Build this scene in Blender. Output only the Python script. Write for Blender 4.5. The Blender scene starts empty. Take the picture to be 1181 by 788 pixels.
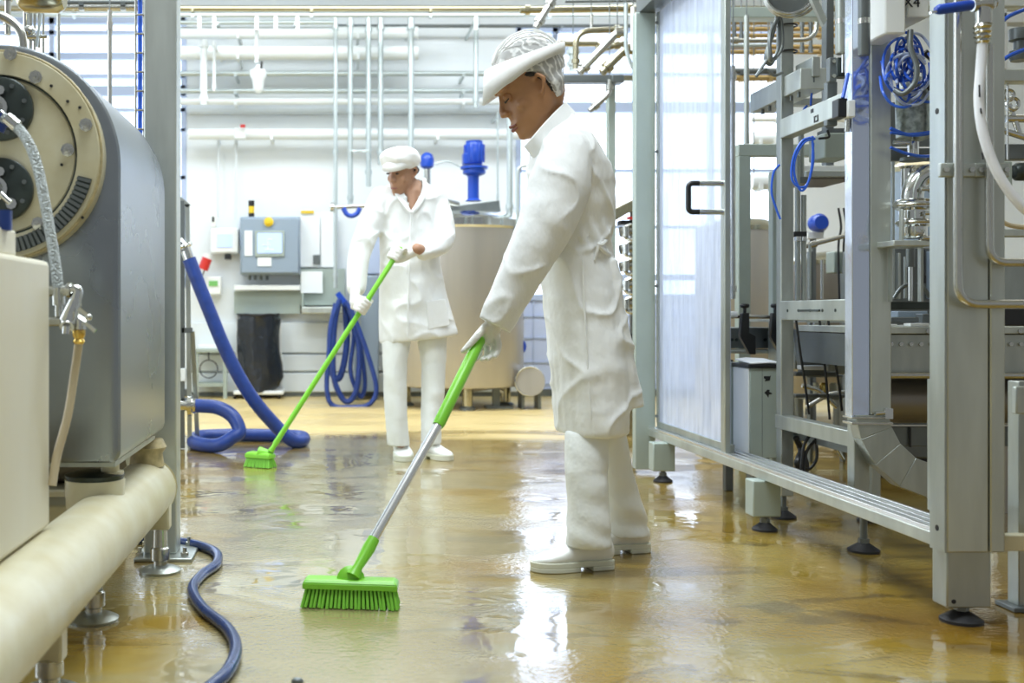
import bpy, bmesh, math, random
from mathutils import Vector as V, Matrix, noise
random.seed(4)
S = bpy.context.scene
COL = S.collection
# ------------------------------------------------------------------ camera, world, light, exposure
F, CX, CY, H = 1250.0, 385.0, 362.0, 0.81
cd = bpy.data.cameras.new('camera'); cam = bpy.data.objects.new('camera', cd); COL.objects.link(cam)
cam.location = (0, 0, H); cam.rotation_euler = (math.pi/2, 0, 0)
cd.sensor_width = 36; cd.lens = 36*F/1181
cd.shift_x = (590.5-CX)/1181; cd.shift_y = -(394-CY)/1181
cd.clip_start = .05; cd.clip_end = 100
cd.dof.use_dof = True; cd.dof.focus_distance = 3.7; cd.dof.aperture_fstop = 3.2
S.camera = cam
S.view_settings.view_transform = 'Standard'; S.view_settings.look = 'None'
S.view_settings.gamma = 1; S.view_settings.use_curve_mapping = False
S.view_settings.exposure = 0.74
w = bpy.data.worlds.new('world'); S.world = w; w.use_nodes = True
w.node_tree.nodes['Background'].inputs[0].default_value = (.90, .95, .97, 1)
w.node_tree.nodes['Background'].inputs[1].default_value = 0.20

def area(name, loc, sx, sy, power, col=(.95, .98, 1), rot=(0, 0, 0)):
    l = bpy.data.lights.new(name, 'AREA'); l.shape = 'RECTANGLE'; l.size = sx; l.size_y = sy
    l.energy = power; l.color = col
    o = bpy.data.objects.new(name, l); COL.objects.link(o); o.location = loc; o.rotation_euler = rot
    return o
LC = (.86, .94, 1)
area('ceiling_lamp_light', (0.2, 2.2, 4.15), 2.2, 1.0, 72, LC)
area('ceiling_lamp_light', (0.2, 5.2, 4.15), 2.6, 1.0, 88, LC)
area('ceiling_lamp_light', (0.4, 8.4, 4.15), 6, 1.2, 135, LC)
area('ceiling_lamp_light', (4.2, 6.4, 4.15), 2.5, 2.5, 22, (1, .97, .9))
area('window_light', (-3.8, 4.0, 2.4), 4.0, 2.0, 60, (.78, .88, 1), (0, -math.pi/2, 0))  # bluish area light beside the left wall, which has no window

# ------------------------------------------------------------------ materials
def mat(name, col, rough=.5, metal=0.0, spec=.5, var=0.0, vscale=6, bump=0.0, bscale=30, coat=0, stretch=None, col2=None, rvar=0.0, trans=0, alpha=1):
    m = bpy.data.materials.new(name); m.use_nodes = True
    nt = m.node_tree; b = nt.nodes['Principled BSDF']
    b.inputs['Base Color'].default_value = (*col, 1); b.inputs['Roughness'].default_value = rough
    b.inputs['Metallic'].default_value = metal; b.inputs['Specular IOR Level'].default_value = spec
    b.inputs['Coat Weight'].default_value = coat
    b.inputs['Transmission Weight'].default_value = trans; b.inputs['Alpha'].default_value = alpha
    tc = nt.nodes.new('ShaderNodeTexCoord'); mp = nt.nodes.new('ShaderNodeMapping')
    nt.links.new(tc.outputs['Object'], mp.inputs[0])
    if stretch: mp.inputs['Scale'].default_value = stretch
    if var or col2:
        n = nt.nodes.new('ShaderNodeTexNoise'); n.inputs['Scale'].default_value = vscale; n.inputs['Detail'].default_value = 5
        nt.links.new(mp.outputs[0], n.inputs['Vector'])
        r = nt.nodes.new('ShaderNodeValToRGB'); e = r.color_ramp.elements
        e[0].position = .35; e[1].position = .68
        c2 = col2 if col2 else tuple(max(0, c*(1-var)) for c in col)
        e[0].color = (*c2, 1); e[1].color = (*col, 1)
        nt.links.new(n.outputs['Fac'], r.inputs[0]); nt.links.new(r.outputs[0], b.inputs['Base Color'])
        if rvar:
            q = nt.nodes.new('ShaderNodeMapRange'); q.inputs['To Min'].default_value = rough-rvar; q.inputs['To Max'].default_value = rough+rvar
            nt.links.new(n.outputs['Fac'], q.inputs['Value']); nt.links.new(q.outputs[0], b.inputs['Roughness'])
    if bump:
        n2 = nt.nodes.new('ShaderNodeTexNoise'); n2.inputs['Scale'].default_value = bscale; n2.inputs['Detail'].default_value = 4
        nt.links.new(mp.outputs[0], n2.inputs['Vector'])
        bp = nt.nodes.new('ShaderNodeBump'); bp.inputs['Strength'].default_value = bump; bp.inputs['Distance'].default_value = .02
        nt.links.new(n2.outputs['Fac'], bp.inputs['Height']); nt.links.new(bp.outputs[0], b.inputs['Normal'])
    return m
def emis(name, col, st):
    m = bpy.data.materials.new(name); m.use_nodes = True; nt = m.node_tree
    b = nt.nodes['Principled BSDF']; b.inputs['Base Color'].default_value = (*col, 1)
    b.inputs['Emission Color'].default_value = (*col, 1); b.inputs['Emission Strength'].default_value = st
    return m
M = {}
M['steel'] = mat('brushed_steel', (.46, .49, .455), .36, .8, var=.24, vscale=5, stretch=(3, 3, .6), rvar=.08)
M['steel_light'] = mat('light_brushed_steel', (.58, .615, .57), .38, .68, var=.22, vscale=4, stretch=(3, 3, .5), rvar=.06)
M['steel_dull'] = mat('dull_steel', (.18, .20, .20), .4, .6, var=.2, vscale=6, rvar=.05)
M['chrome'] = mat('polished_steel', (.62, .63, .61), .12, 1.0)
M['pipe'] = mat('pipe_steel', (.56, .56, .52), .24, .95, var=.1, vscale=8)
M['housing'] = mat('housing_sheet_steel', (.30, .33, .36), .28, .85, var=.14, vscale=3, rvar=.06)
M['polish'] = mat('mirror_steel_film', (.62, .68, .82), .12, .9, bump=.12, bscale=9)
M['cream'] = mat('cream_enamel', (.70, .67, .50), .34, 0, var=.16, vscale=9, col2=(.60, .54, .34))
M['creamedge'] = mat('cream_worn', (.60, .50, .27), .5, 0, var=.4, vscale=30)
M['cabinet'] = mat('cream_cabinet', (.74, .72, .60), .45, 0, col2=(.68, .63, .46), vscale=3, stretch=(1, 1, .3))
M['wall'] = mat('white_wall_paint', (.80, .84, .86), .55, 0, var=.04, vscale=2)
M['wallpanel'] = mat('white_wall_panel', (.74, .79, .81), .4, 0, var=.04, vscale=2)
M['bluewall'] = mat('lavender_tiles', (.56, .64, .88), .4, 0)
M['ceil'] = mat('ceiling_white', (.8, .83, .85), .8)
M['insul'] = mat('white_lagging', (.80, .84, .84), .45, 0)
M['paleline'] = mat('pale_metal_pipe', (.52, .58, .58), .32, .55)
M['whitep'] = mat('white_plastic', (.82, .84, .82), .35)
M['greyp'] = mat('greygreen_paint', (.40, .465, .42), .4, .2, var=.08)
M['black'] = mat('black_plastic', (.012, .013, .014), .35)
M['darkdisc'] = mat('black_painted_iron', (.05, .065, .06), .35, .4, var=.4, vscale=14)
M['rubber'] = mat('black_rubber', (.015, .015, .017), .6)
M['bag'] = mat('black_plastic_bag', (.015, .019, .026), .22, 0, bump=.9, bscale=9)
M['blue'] = mat('blue_hose_rubber', (.016, .052, .27), .4, 0, var=.25, vscale=20)
M['bluedark'] = mat('dark_blue_hose', (.015, .045, .17), .26, 0, spec=.6, var=.3, vscale=30)
M['bluemotor'] = mat('blue_motor_paint', (.01, .06, .42), .3)
M['bluecable'] = mat('blue_air_line', (.03, .12, .62), .25)
M['green'] = mat('green_plastic', (.22, .62, .04), .33)
M['greenb'] = mat('green_bristles', (.24, .64, .06), .5)
M['alu'] = mat('brushed_aluminium', (.78, .79, .80), .25, .85)
M['brass'] = mat('brass', (.72, .50, .14), .22, 1)
M['yellowpipe'] = mat('yellowed_pipe', (.50, .36, .15), .3, .6)  # yellow light falling on the background pipes, put into their base colour
M['brownpipe'] = mat('tinted_steel_pipe', (.46, .42, .29), .22, .95)
M['red'] = mat('red_plastic', (.6, .03, .02), .4)
M['yellow'] = mat('yellow_plastic', (.8, .55, .02), .4)
M['coat'] = mat('white_cotton', (.86, .87, .85), .85, 0, spec=.25, bump=.85, bscale=5, stretch=(1.8, 1, 1))
M['trouser'] = mat('white_trouser_cotton', (.82, .84, .81), .85, 0, spec=.25, bump=.9, bscale=6)
M['shoe'] = mat('white_shoe_leather', (.85, .86, .82), .38)
M['sole'] = mat('cream_shoe_sole', (.70, .71, .58), .5)
M['glove'] = mat('latex_glove', (.80, .79, .73), .45, 0, bump=.35, bscale=60)
M['skin_w'] = mat('brown_skin', (.43, .215, .10), .4, 0, var=.12, vscale=14)
M['skin_m'] = mat('tan_skin', (.46, .25, .15), .45, 0, var=.12, vscale=14)
M['hair'] = mat('dark_hair', (.02, .014, .012), .5)
M['lip_w'] = mat('lip_brown', (.26, .085, .06), .4)
M['lip_m'] = mat('lip_rose', (.33, .13, .10), .45)
M['eye'] = mat('eye_white', (.6, .58, .55), .2)
M['cap'] = mat('white_paper_cap', (.86, .86, .83), .8, 0, bump=.15, bscale=20)
M['galv'] = mat('galvanised_zinc', (.50, .55, .52), .4, .75, col2=(.22, .25, .23), vscale=55)
M['braid'] = mat('braided_steel', (.40, .43, .42), .4, .8, bump=.9, bscale=180)
M['whitehose'] = mat('milky_hose', (.80, .81, .83), .3)
M['beigehose'] = mat('beige_hose', (.55, .46, .30), .35)
M['screen'] = emis('lit_screen', (.38, .50, .85), .45)
M['paper'] = mat('paper', (.84, .87, .88), .7)
M['ctrl'] = mat('grey_control_enamel', (.30, .37, .45), .4, .2)
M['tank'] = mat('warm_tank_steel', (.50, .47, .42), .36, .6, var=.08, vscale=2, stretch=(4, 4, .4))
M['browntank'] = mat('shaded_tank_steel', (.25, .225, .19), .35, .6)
M['green_lcd'] = mat('green_display', (.2, .5, .15), .3)
M['window'] = emis('bright_frosted_glass', (.72, .83, 1.0), 1.7)
M['bluegrey'] = mat('blue_grey_frame', (.45, .53, .72), .4)
# net : fibres of white over see-through gaps
def netmat():
    m = bpy.data.materials.new('hairnet_mesh'); m.use_nodes = True; nt = m.node_tree
    b = nt.nodes['Principled BSDF']; b.inputs['Base Color'].default_value = (.85, .85, .82, 1); b.inputs['Roughness'].default_value = .8
    tc = nt.nodes.new('ShaderNodeTexCoord')
    wv = nt.nodes.new('ShaderNodeTexWave'); wv.inputs['Scale'].default_value = 13; wv.inputs['Distortion'].default_value = 14; wv.inputs['Detail'].default_value = 3; wv.inputs['Detail Scale'].default_value = 1.2; wv.bands_direction = 'DIAGONAL'
    nt.links.new(tc.outputs['Object'], wv.inputs['Vector'])
    r = nt.nodes.new('ShaderNodeMapRange'); r.inputs['From Min'].default_value = .45; r.inputs['From Max'].default_value = 1
    r.inputs['To Min'].default_value = .5; r.inputs['To Max'].default_value = .95
    nt.links.new(wv.outputs['Fac'], r.inputs['Value']); nt.links.new(r.outputs[0], b.inputs['Alpha'])
    return m
M['net'] = netmat()
# clear plastic door: scuffed polycarbonate
def poly():
    m = bpy.data.materials.new('scuffed_polycarbonate'); m.use_nodes = True; nt = m.node_tree
    for n in list(nt.nodes): nt.nodes.remove(n)
    out = nt.nodes.new('ShaderNodeOutputMaterial')
    tr = nt.nodes.new('ShaderNodeBsdfTransparent'); tr.inputs[0].default_value = (.90, .93, 1, 1)
    pr = nt.nodes.new('ShaderNodeBsdfPrincipled'); pr.inputs['Base Color'].default_value = (.68, .75, .92, 1)
    pr.inputs['Roughness'].default_value = .3; pr.inputs['Specular IOR Level'].default_value = .8
    n = nt.nodes.new('ShaderNodeTexNoise'); n.inputs['Scale'].default_value = 4
    tc = nt.nodes.new('ShaderNodeTexCoord'); mp = nt.nodes.new('ShaderNodeMapping'); mp.inputs['Scale'].default_value = (1, 5, .7)
    nt.links.new(tc.outputs['Object'], mp.inputs[0]); nt.links.new(mp.outputs[0], n.inputs['Vector'])
    r = nt.nodes.new('ShaderNodeMapRange'); r.inputs['From Min'].default_value = .3; r.inputs['From Max'].default_value = .7
    r.inputs['To Min'].default_value = .42; r.inputs['To Max'].default_value = .72
    nt.links.new(n.outputs['Fac'], r.inputs['Value'])
    mx = nt.nodes.new('ShaderNodeMixShader')
    nt.links.new(r.outputs[0], mx.inputs[0]); nt.links.new(tr.outputs[0], mx.inputs[1]); nt.links.new(pr.outputs[0], mx.inputs[2])
    nt.links.new(mx.outputs[0], out.inputs[0])
    return m
M['poly'] = poly()
def floormat():
    m = bpy.data.materials.new('wet_ochre_floor'); m.use_nodes = True; nt = m.node_tree; L = nt.links.new
    b = nt.nodes['Principled BSDF']; tc = nt.nodes.new('ShaderNodeTexCoord')
    def nz(sc, det, scale3=(1, 1, 1), dist=0):
        mp = nt.nodes.new('ShaderNodeMapping'); mp.inputs['Scale'].default_value = scale3; L(tc.outputs['Object'], mp.inputs[0])
        n = nt.nodes.new('ShaderNodeTexNoise'); n.inputs['Scale'].default_value = sc; n.inputs['Detail'].default_value = det
        n.inputs['Distortion'].default_value = dist
        L(mp.outputs[0], n.inputs['Vector']); return n.outputs['Fac']
    big = nz(1.3, 5, (1, 1, 1), .6); streak = nz(2.2, 5, (.8, 2.0, 1), 1.2); fine = nz(70, 3)
    r = nt.nodes.new('ShaderNodeValToRGB'); e = r.color_ramp.elements
    e[0].position = .30; e[0].color = (.24, .13, .010, 1); e[1].position = .74; e[1].color = (.46, .36, .10, 1)
    x = e.new(.5); x.color = (.35, .225, .028, 1)
    L(big, r.inputs[0])
    # dirt streaks with their own outline
    r2 = nt.nodes.new('ShaderNodeValToRGB'); q = r2.color_ramp.elements
    q[0].position = .36; q[0].color = (.42, .40, .33, 1); q[1].position = .43; q[1].color = (1, 1, 1, 1)
    L(streak, r2.inputs[0])
    mx = nt.nodes.new('ShaderNodeMix'); mx.data_type = 'RGBA'; mx.blend_type = 'MULTIPLY'; mx.inputs[0].default_value = .8
    L(r.outputs[0], mx.inputs[6]); L(r2.outputs[0], mx.inputs[7]); 
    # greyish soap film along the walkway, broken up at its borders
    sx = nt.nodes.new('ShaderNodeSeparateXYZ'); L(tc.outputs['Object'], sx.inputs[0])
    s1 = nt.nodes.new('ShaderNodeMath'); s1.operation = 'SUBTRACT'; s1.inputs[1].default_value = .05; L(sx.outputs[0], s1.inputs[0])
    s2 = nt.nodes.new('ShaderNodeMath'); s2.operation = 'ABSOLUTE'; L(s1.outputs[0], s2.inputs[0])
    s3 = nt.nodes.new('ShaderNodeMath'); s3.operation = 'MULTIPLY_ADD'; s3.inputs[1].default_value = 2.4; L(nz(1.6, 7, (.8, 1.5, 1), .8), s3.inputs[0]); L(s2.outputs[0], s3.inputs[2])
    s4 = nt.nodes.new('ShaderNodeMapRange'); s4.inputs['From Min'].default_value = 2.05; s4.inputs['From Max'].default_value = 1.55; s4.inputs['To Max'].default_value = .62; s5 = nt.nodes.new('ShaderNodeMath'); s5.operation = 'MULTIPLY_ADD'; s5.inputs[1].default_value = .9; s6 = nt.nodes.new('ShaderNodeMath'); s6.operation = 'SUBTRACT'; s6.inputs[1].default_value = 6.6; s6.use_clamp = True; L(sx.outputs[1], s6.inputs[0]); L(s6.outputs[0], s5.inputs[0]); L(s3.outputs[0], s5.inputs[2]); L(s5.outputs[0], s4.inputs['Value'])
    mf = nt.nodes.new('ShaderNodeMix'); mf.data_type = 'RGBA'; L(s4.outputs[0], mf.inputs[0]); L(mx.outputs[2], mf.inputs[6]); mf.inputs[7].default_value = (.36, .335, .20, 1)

    # paler, rougher far floor: the bright light there put into its colour
    d1 = nt.nodes.new('ShaderNodeMath'); d1.operation = 'MULTIPLY_ADD'; d1.inputs[1].default_value = 1.6; L(nz(1.1, 6, (.6, 1.5, 1), .6), d1.inputs[0]); L(sx.outputs[1], d1.inputs[2])
    d2 = nt.nodes.new('ShaderNodeMapRange'); d2.inputs['From Min'].default_value = 7.7; d2.inputs['From Max'].default_value = 8.3; L(d1.outputs[0], d2.inputs['Value'])
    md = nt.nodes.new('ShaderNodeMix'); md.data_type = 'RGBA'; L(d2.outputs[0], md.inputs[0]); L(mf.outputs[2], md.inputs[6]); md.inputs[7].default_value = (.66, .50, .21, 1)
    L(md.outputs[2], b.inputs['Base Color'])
    far_pale = d2.outputs[0]
    # puddles : mirror-like water against granular damp screed
    pu = nt.nodes.new('ShaderNodeMapRange'); pu.inputs['From Min'].default_value = .44; pu.inputs['From Max'].default_value = .56
    L(nz(1.7, 6, (.8, 1.25, 1), .9), pu.inputs['Value'])
    ro = nt.nodes.new('ShaderNodeMapRange'); ro.inputs['To Min'].default_value = .22; ro.inputs['To Max'].default_value = .05
    L(pu.outputs[0], ro.inputs['Value']); da = nt.nodes.new('ShaderNodeMath'); da.operation = 'MULTIPLY_ADD'; da.inputs[1].default_value = .25; L(far_pale, da.inputs[0]); L(ro.outputs[0], da.inputs[2]); L(da.outputs[0], b.inputs['Roughness'])
    dc = nt.nodes.new('ShaderNodeMapRange'); dc.inputs['To Min'].default_value = .8; dc.inputs['To Max'].default_value = .05; L(far_pale, dc.inputs['Value']); L(dc.outputs[0], b.inputs['Coat Weight'])
    b.inputs['IOR'].default_value = 1.6
    b.inputs['Coat Weight'].default_value = .8; b.inputs['Coat Roughness'].default_value = .06; b.inputs['Coat IOR'].default_value = 1.5
    inv = nt.nodes.new('ShaderNodeMath'); inv.operation = 'SUBTRACT'; inv.inputs[0].default_value = 1.0; L(pu.outputs[0], inv.inputs[1])
    mu = nt.nodes.new('ShaderNodeMath'); mu.operation = 'MULTIPLY'; L(fine, mu.inputs[0]); L(inv.outputs[0], mu.inputs[1])
    ad = nt.nodes.new('ShaderNodeMath'); ad.operation = 'MULTIPLY_ADD'; ad.inputs[1].default_value = 1.5
    L(nz(6, 2, (1, 1.2, 1), .5), ad.inputs[0]); L(mu.outputs[0], ad.inputs[2])
    bp = nt.nodes.new('ShaderNodeBump'); bp.inputs['Strength'].default_value = .30; bp.inputs['Distance'].default_value = .006
    L(ad.outputs[0], bp.inputs['Height']); L(bp.outputs[0], b.inputs['Normal']); L(bp.outputs[0], b.inputs['Coat Normal'])
    return m
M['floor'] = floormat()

# ------------------------------------------------------------------ mesh helpers
def X(px, Y): return (px-CX)*Y/F
def Z(py, Y): return H+(CY-py)*Y/F
def P(px, py, Y): return V((X(px, Y), Y, Z(py, Y)))
def FL(px, py, z=0.0):
    Y = (H-z)*F/(py-CY); return V((X(px, Y), Y, z))
def basis(d):
    d = d.normalized(); a = V((0, 0, 1)) if abs(d.z) < .9 else V((1, 0, 0))
    u = d.cross(a).normalized(); return u, d.cross(u).normalized()
def catmull(pts, n=6):
    if len(pts) < 3: return [V(p) for p in pts]
    q = [V(p) for p in pts]; q = [q[0]*2-q[1]]+q+[q[-1]*2-q[-2]]; out = []
    for i in range(1, len(q)-2):
        a, b, c, d = q[i-1:i+3]
        for k in range(n):
            t = k/n
            out.append(.5*((2*b)+(c-a)*t+(2*a-5*b+4*c-d)*t*t+(3*b-a-3*c+d)*t**3))
    out.append(q[-2]); return out
def fillet(pts, r, n=6):
    pts = [V(p) for p in pts]; out = [pts[0]]
    for i in range(1, len(pts)-1):
        p = pts[i]; a = (pts[i-1]-p); b = (pts[i+1]-p); rr = min(r, a.length*.49, b.length*.49)
        s = p+a.normalized()*rr; e = p+b.normalized()*rr
        for k in range(n+1):
            t = k/n; out.append(s*(1-t)**2+p*2*t*(1-t)+e*t*t)
    out.append(pts[-1]); return out
class MB:
    def __init__(s): s.v = []; s.f = []
    def add(s, vs, fs):
        o = len(s.v); s.v += [V(p) for p in vs]; s.f += [tuple(i+o for i in f) for f in fs]; return s
    def box(s, x0, x1, y0, y1, z0, z1):
        return s.add([(x0, y0, z0), (x1, y0, z0), (x1, y1, z0), (x0, y1, z0), (x0, y0, z1), (x1, y0, z1), (x1, y1, z1), (x0, y1, z1)],
                     [(0, 3, 2, 1), (4, 5, 6, 7), (0, 1, 5, 4), (1, 2, 6, 5), (2, 3, 7, 6), (3, 0, 4, 7)])
    def pb(s, px0, py0, px1, py1, Y, d):     # box whose front face spans those picture angles at distance Y, depth d
        return s.box(X(px0, Y), X(px1, Y), Y, Y+d, Z(py1, Y), Z(py0, Y))
    def bar(s, a, b, w, h=None):            # rectangular bar between two points
        a = V(a); b = V(b); h = h or w; u, v = basis(b-a); u *= w/2; v *= h/2
        return s.add([a-u-v, a+u-v, a+u+v, a-u+v, b-u-v, b+u-v, b+u+v, b-u+v], [(0, 3, 2, 1), (4, 5, 6, 7), (0, 1, 5, 4), (1, 2, 6, 5), (2, 3, 7, 6), (3, 0, 4, 7)])
    def sweep(s, pts, radii, seg=12, sq=1.0):
        pts = [V(p) for p in pts]; n = len(pts)
        if not hasattr(radii, '__len__'): radii = [radii]*n
        vs = []; fs = []; u = None
        for i in range(n):
            d = (pts[min(i+1, n-1)]-pts[max(i-1, 0)])
            if d.length < 1e-9: d = V((0, 0, 1))
            d.normalize()
            if u is None: u, _ = basis(d)
            else:
                u = u-d*u.dot(d); u.normalize()
            v = d.cross(u)
            for k in range(seg):
                t = 2*math.pi*k/seg; vs.append(pts[i]+u*math.cos(t)*radii[i]+v*math.sin(t)*radii[i]*sq)
        for i in range(n-1):
            for k in range(seg):
                a = i*seg+k; b = i*seg+(k+1) % seg; fs.append((a, b, b+seg, a+seg))
        fs.append(tuple(range(seg-1, -1, -1))); fs.append(tuple((n-1)*seg+k for k in range(seg)))
        return s.add(vs, fs)
    def cyl(s, a, b, r, r2=None, seg=20): return s.sweep([a, b], [r, r if r2 is None else r2], seg)
    def ring(s, c, ax, R, r, seg=28, rs=8, a0=0, a1=None):
        c = V(c); u, v = basis(V(ax)); a1 = 2*math.pi if a1 is None else a1
        s.sweep([c+u*math.cos(a0+(a1-a0)*k/seg)*R+v*math.sin(a0+(a1-a0)*k/seg)*R for k in range(seg+1)], r, rs); return s
    def prof(s, pts, base, ax=(0, 0, 1), seg=24):   # lathe: list of (radius, height)
        base = V(base); a = V(ax).normalized(); u, v = basis(a); vs = []; fs = []; n = len(pts)
        for r, h in pts:
            for k in range(seg):
                t = 2*math.pi*k/seg; vs.append(base+a*h+u*math.cos(t)*max(r, 1e-4)+v*math.sin(t)*max(r, 1e-4))
        for i in range(n-1):
            for k in range(seg):
                q = i*seg+k; w_ = i*seg+(k+1) % seg; fs.append((q, w_, w_+seg, q+seg))
        fs.append(tuple(range(seg-1, -1, -1))); fs.append(tuple((n-1)*seg+k for k in range(seg)))
        return s.add(vs, fs)
    def ell(s, c, rx, ry, rz, seg=20, n=12, R=None):
        c = V(c); vs = []; fs = []
        for i in range(1, n):
            p = math.pi*i/n
            for k in range(seg):
                t = 2*math.pi*k/seg; q = V((rx*math.sin(p)*math.cos(t), ry*math.sin(p)*math.sin(t), rz*math.cos(p)))
                vs.append(c+(R @ q if R else q))
        top = V((0, 0, rz)); vs.append(c+(R @ top if R else top)); vs.append(c-(R @ top if R else top)); T_ = len(vs)-2
        for i in range(n-2):
            for k in range(seg):
                a = i*seg+k; b = i*seg+(k+1) % seg; fs.append((a, a+seg, b+seg, b))
        for k in range(seg):
            fs.append((T_, k, (k+1) % seg)); fs.append((T_+1, (n-2)*seg+(k+1) % seg, (n-2)*seg+k))
        return s.add(vs, fs)
    def prism(s, poly, off):               # closed polygon (3D points) extruded by off
        n = len(poly); off = V(off); a = [V(p) for p in poly]
        return s.add(a+[p+off for p in a], [tuple(range(n)), tuple(range(2*n-1, n-1, -1))]+[(i, i+n, (i+1) % n+n, (i+1) % n) for i in range(n)])
    def loft(s, rings):
        n = len(rings); k = len(rings[0]); vs = [p for r in rings for p in r]; fs = []
        for i in range(n-1):
            for j in range(k):
                a = i*k+j; b = i*k+(j+1) % k; fs.append((a, b, b+k, a+k))
        fs.append(tuple(range(k-1, -1, -1))); fs.append(tuple((n-1)*k+j for j in range(k)))
        return s.add(vs, fs)
OFF = {}
def finish(me, m, angle=40):
    bm = bmesh.new(); bm.from_mesh(me); bmesh.ops.recalc_face_normals(bm, faces=bm.faces); bm.to_mesh(me); bm.free()
    me.materials.clear(); me.materials.append(m)
    for p in me.polygons: p.use_smooth = True
    me.set_sharp_from_angle(angle=math.radians(angle))
def mkmesh(mb, name='mesh'):
    me = bpy.data.meshes.new(name); me.from_pydata([tuple(p) for p in mb.v], [], mb.f); me.update(); return me
def link(name, me, parent, loc, bevel=0):
    o = bpy.data.objects.new(name, me); COL.objects.link(o)
    for v_ in me.vertices: v_.co -= loc
    if parent is None: o.location = loc
    else: o.parent = parent
    OFF[o.name] = V(loc)
    if bevel:
        b = o.modifiers.new('bevel', 'BEVEL'); b.width = bevel; b.segments = 2; b.limit_method = 'ANGLE'; b.angle_limit = .7
    return o
def tag(o, label, cat, group=None, kind=None):
    if label: o['label'] = label
    if cat: o['category'] = cat
    if group: o['group'] = group
    if kind: o['kind'] = kind
    return o
def T(name, loc, label, cat, group=None):
    o = bpy.data.objects.new(name, None); COL.objects.link(o); o.location = loc; o.empty_display_size = .1
    OFF[o.name] = V(loc); return tag(o, label, cat, group)
SPLIT = {'flange': 'flange', 'pipe_clamp': 'pipe_clamp', 'pipe_coupling': 'pipe_coupling', 'tray_studs': 'tray_stud', 'bolt_hole': 'bolt_hole', 'clamp_screws': 'clamp_screw', 'screws': 'screw', 'rungs': 'rung', 'bolts': 'bolt',
         'bolt_heads': 'bolt_head', 'vent_fins': 'vent_fin', 'stand_tube': 'stand_tube', 'side_rail': 'side_rail', 'track_rail': 'track_rail', 'guide_block': 'guide_block', 'guide_tip': 'guide_tip', 'cable_gland': 'cable_gland', 'end_cap': 'end_cap', 'handle_mount': 'handle_mount', 'slider_rod': 'slider_rod', 'fittings': 'fitting'}
def islands(mb):
    par = list(range(len(mb.v)))
    def fd(a):
        while par[a] != a: par[a] = par[par[a]]; a = par[a]
        return a
    for f in mb.f:
        for q_ in f[1:]: par[fd(q_)] = fd(f[0])
    out = {}
    for f in mb.f: out.setdefault(fd(f[0]), []).append(f)
    res = []
    for fs in out.values():
        ids = sorted({i for f in fs for i in f}); mp = {i: k for k, i in enumerate(ids)}
        res.append(MB().add([mb.v[i] for i in ids], [tuple(mp[i] for i in f) for f in fs]))
    return res
def part(root, name, m, mb, bevel=0, label=None, angle=40):
    if name in SPLIT and isinstance(mb, MB):
        isl = islands(mb)
        for q_ in isl: o = part1(root, SPLIT[name], m, q_, bevel, label, angle)
        return o
    return part1(root, name, m, mb, bevel, label, angle)
def part1(root, name, m, mb, bevel=0, label=None, angle=40):
    me = mb if isinstance(mb, bpy.types.Mesh) else mkmesh(mb, name); finish(me, M[m], angle)
    o = link(name, me, root, OFF[root.name], bevel)
    if label: o['label'] = label
    return o
def solo(name, m, mb, label, cat, group=None, bevel=0, angle=40):
    me = mb if isinstance(mb, bpy.types.Mesh) else mkmesh(mb, name); finish(me, M[m], angle)
    xs = [v_.co for v_ in me.vertices]
    c = V(((min(p.x for p in xs)+max(p.x for p in xs))/2, (min(p.y for p in xs)+max(p.y for p in xs))/2, min(p.z for p in xs)))
    return tag(link(name, me, None, c, bevel), label, cat, group)
def struct(name, m, mb, bevel=0):
    me = mkmesh(mb, name); finish(me, M[m]); o = link(name, me, None, V((0, 0, 0)), bevel); o['kind'] = 'structure'; return o
def copytree(o, loc, label=None):
    r = o.copy(); COL.objects.link(r); r.location = loc
    if label: r['label'] = label
    for c in [q for q in bpy.data.objects if q.parent == o]:
        d = c.copy(); COL.objects.link(d); d.parent = r
    return r

# ------------------------------------------------------------------ room
YW = 10.66
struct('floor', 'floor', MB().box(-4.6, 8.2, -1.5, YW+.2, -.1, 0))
struct('ceiling', 'ceil', MB().box(-4.6, 8.2, -1.5, YW+.2, 4.3, 4.4))
struct('wall_left', 'wall', MB().box(-4.7, -4.5, 0, YW, 0, 4.3))
struct('wall_right', 'wall', MB().box(8.0, 8.2, 0, YW, 0, 4.3))
# back wall in pieces round the two window openings
w1 = (X(-260, YW), X(214, YW)); w2 = (X(596, YW), X(905, YW))
z1 = (Z(330, YW), Z(18, YW)); z2 = (Z(345, YW), Z(30, YW))
struct('wall_back', 'wall', MB().box(-4.5, w1[0], YW, YW+.15, 0, 4.3).box(w1[0], w1[1], YW, YW+.15, 0, z1[0]).box(w1[0], w1[1], YW, YW+.15, z1[1], 4.3)
       .box(w1[1], w2[0], YW, YW+.15, 0, 4.3).box(w2[0], w2[1], YW, YW+.15, z2[1], 4.3).box(w2[1], 8.0, YW, YW+.15, 0, 4.3))
struct('wall_tiles', 'bluewall', MB().box(w2[0], w2[1], YW, YW+.15, 0, z2[0]))
def window(i, xa, za, rows, cols):
    root = bpy.data.objects.new('window_%d' % i, None); COL.objects.link(root); root['kind'] = 'structure'; OFF[root.name] = V((0, 0, 0))
    part(root, 'window_pane', 'window', MB().box(xa[0], xa[1], YW+.06, YW+.09, za[0], za[1]))
    fr = MB()
    for t, py in rows: fr.box(xa[0], xa[1], YW-.02, YW+.06, Z(py, YW)-t, Z(py, YW)+t)
    for px in cols: fr.box(X(px, YW)-.025, X(px, YW)+.025, YW-.02, YW+.06, za[0], za[1])
    part(root, 'window_frame', 'bluegrey', fr)
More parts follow.
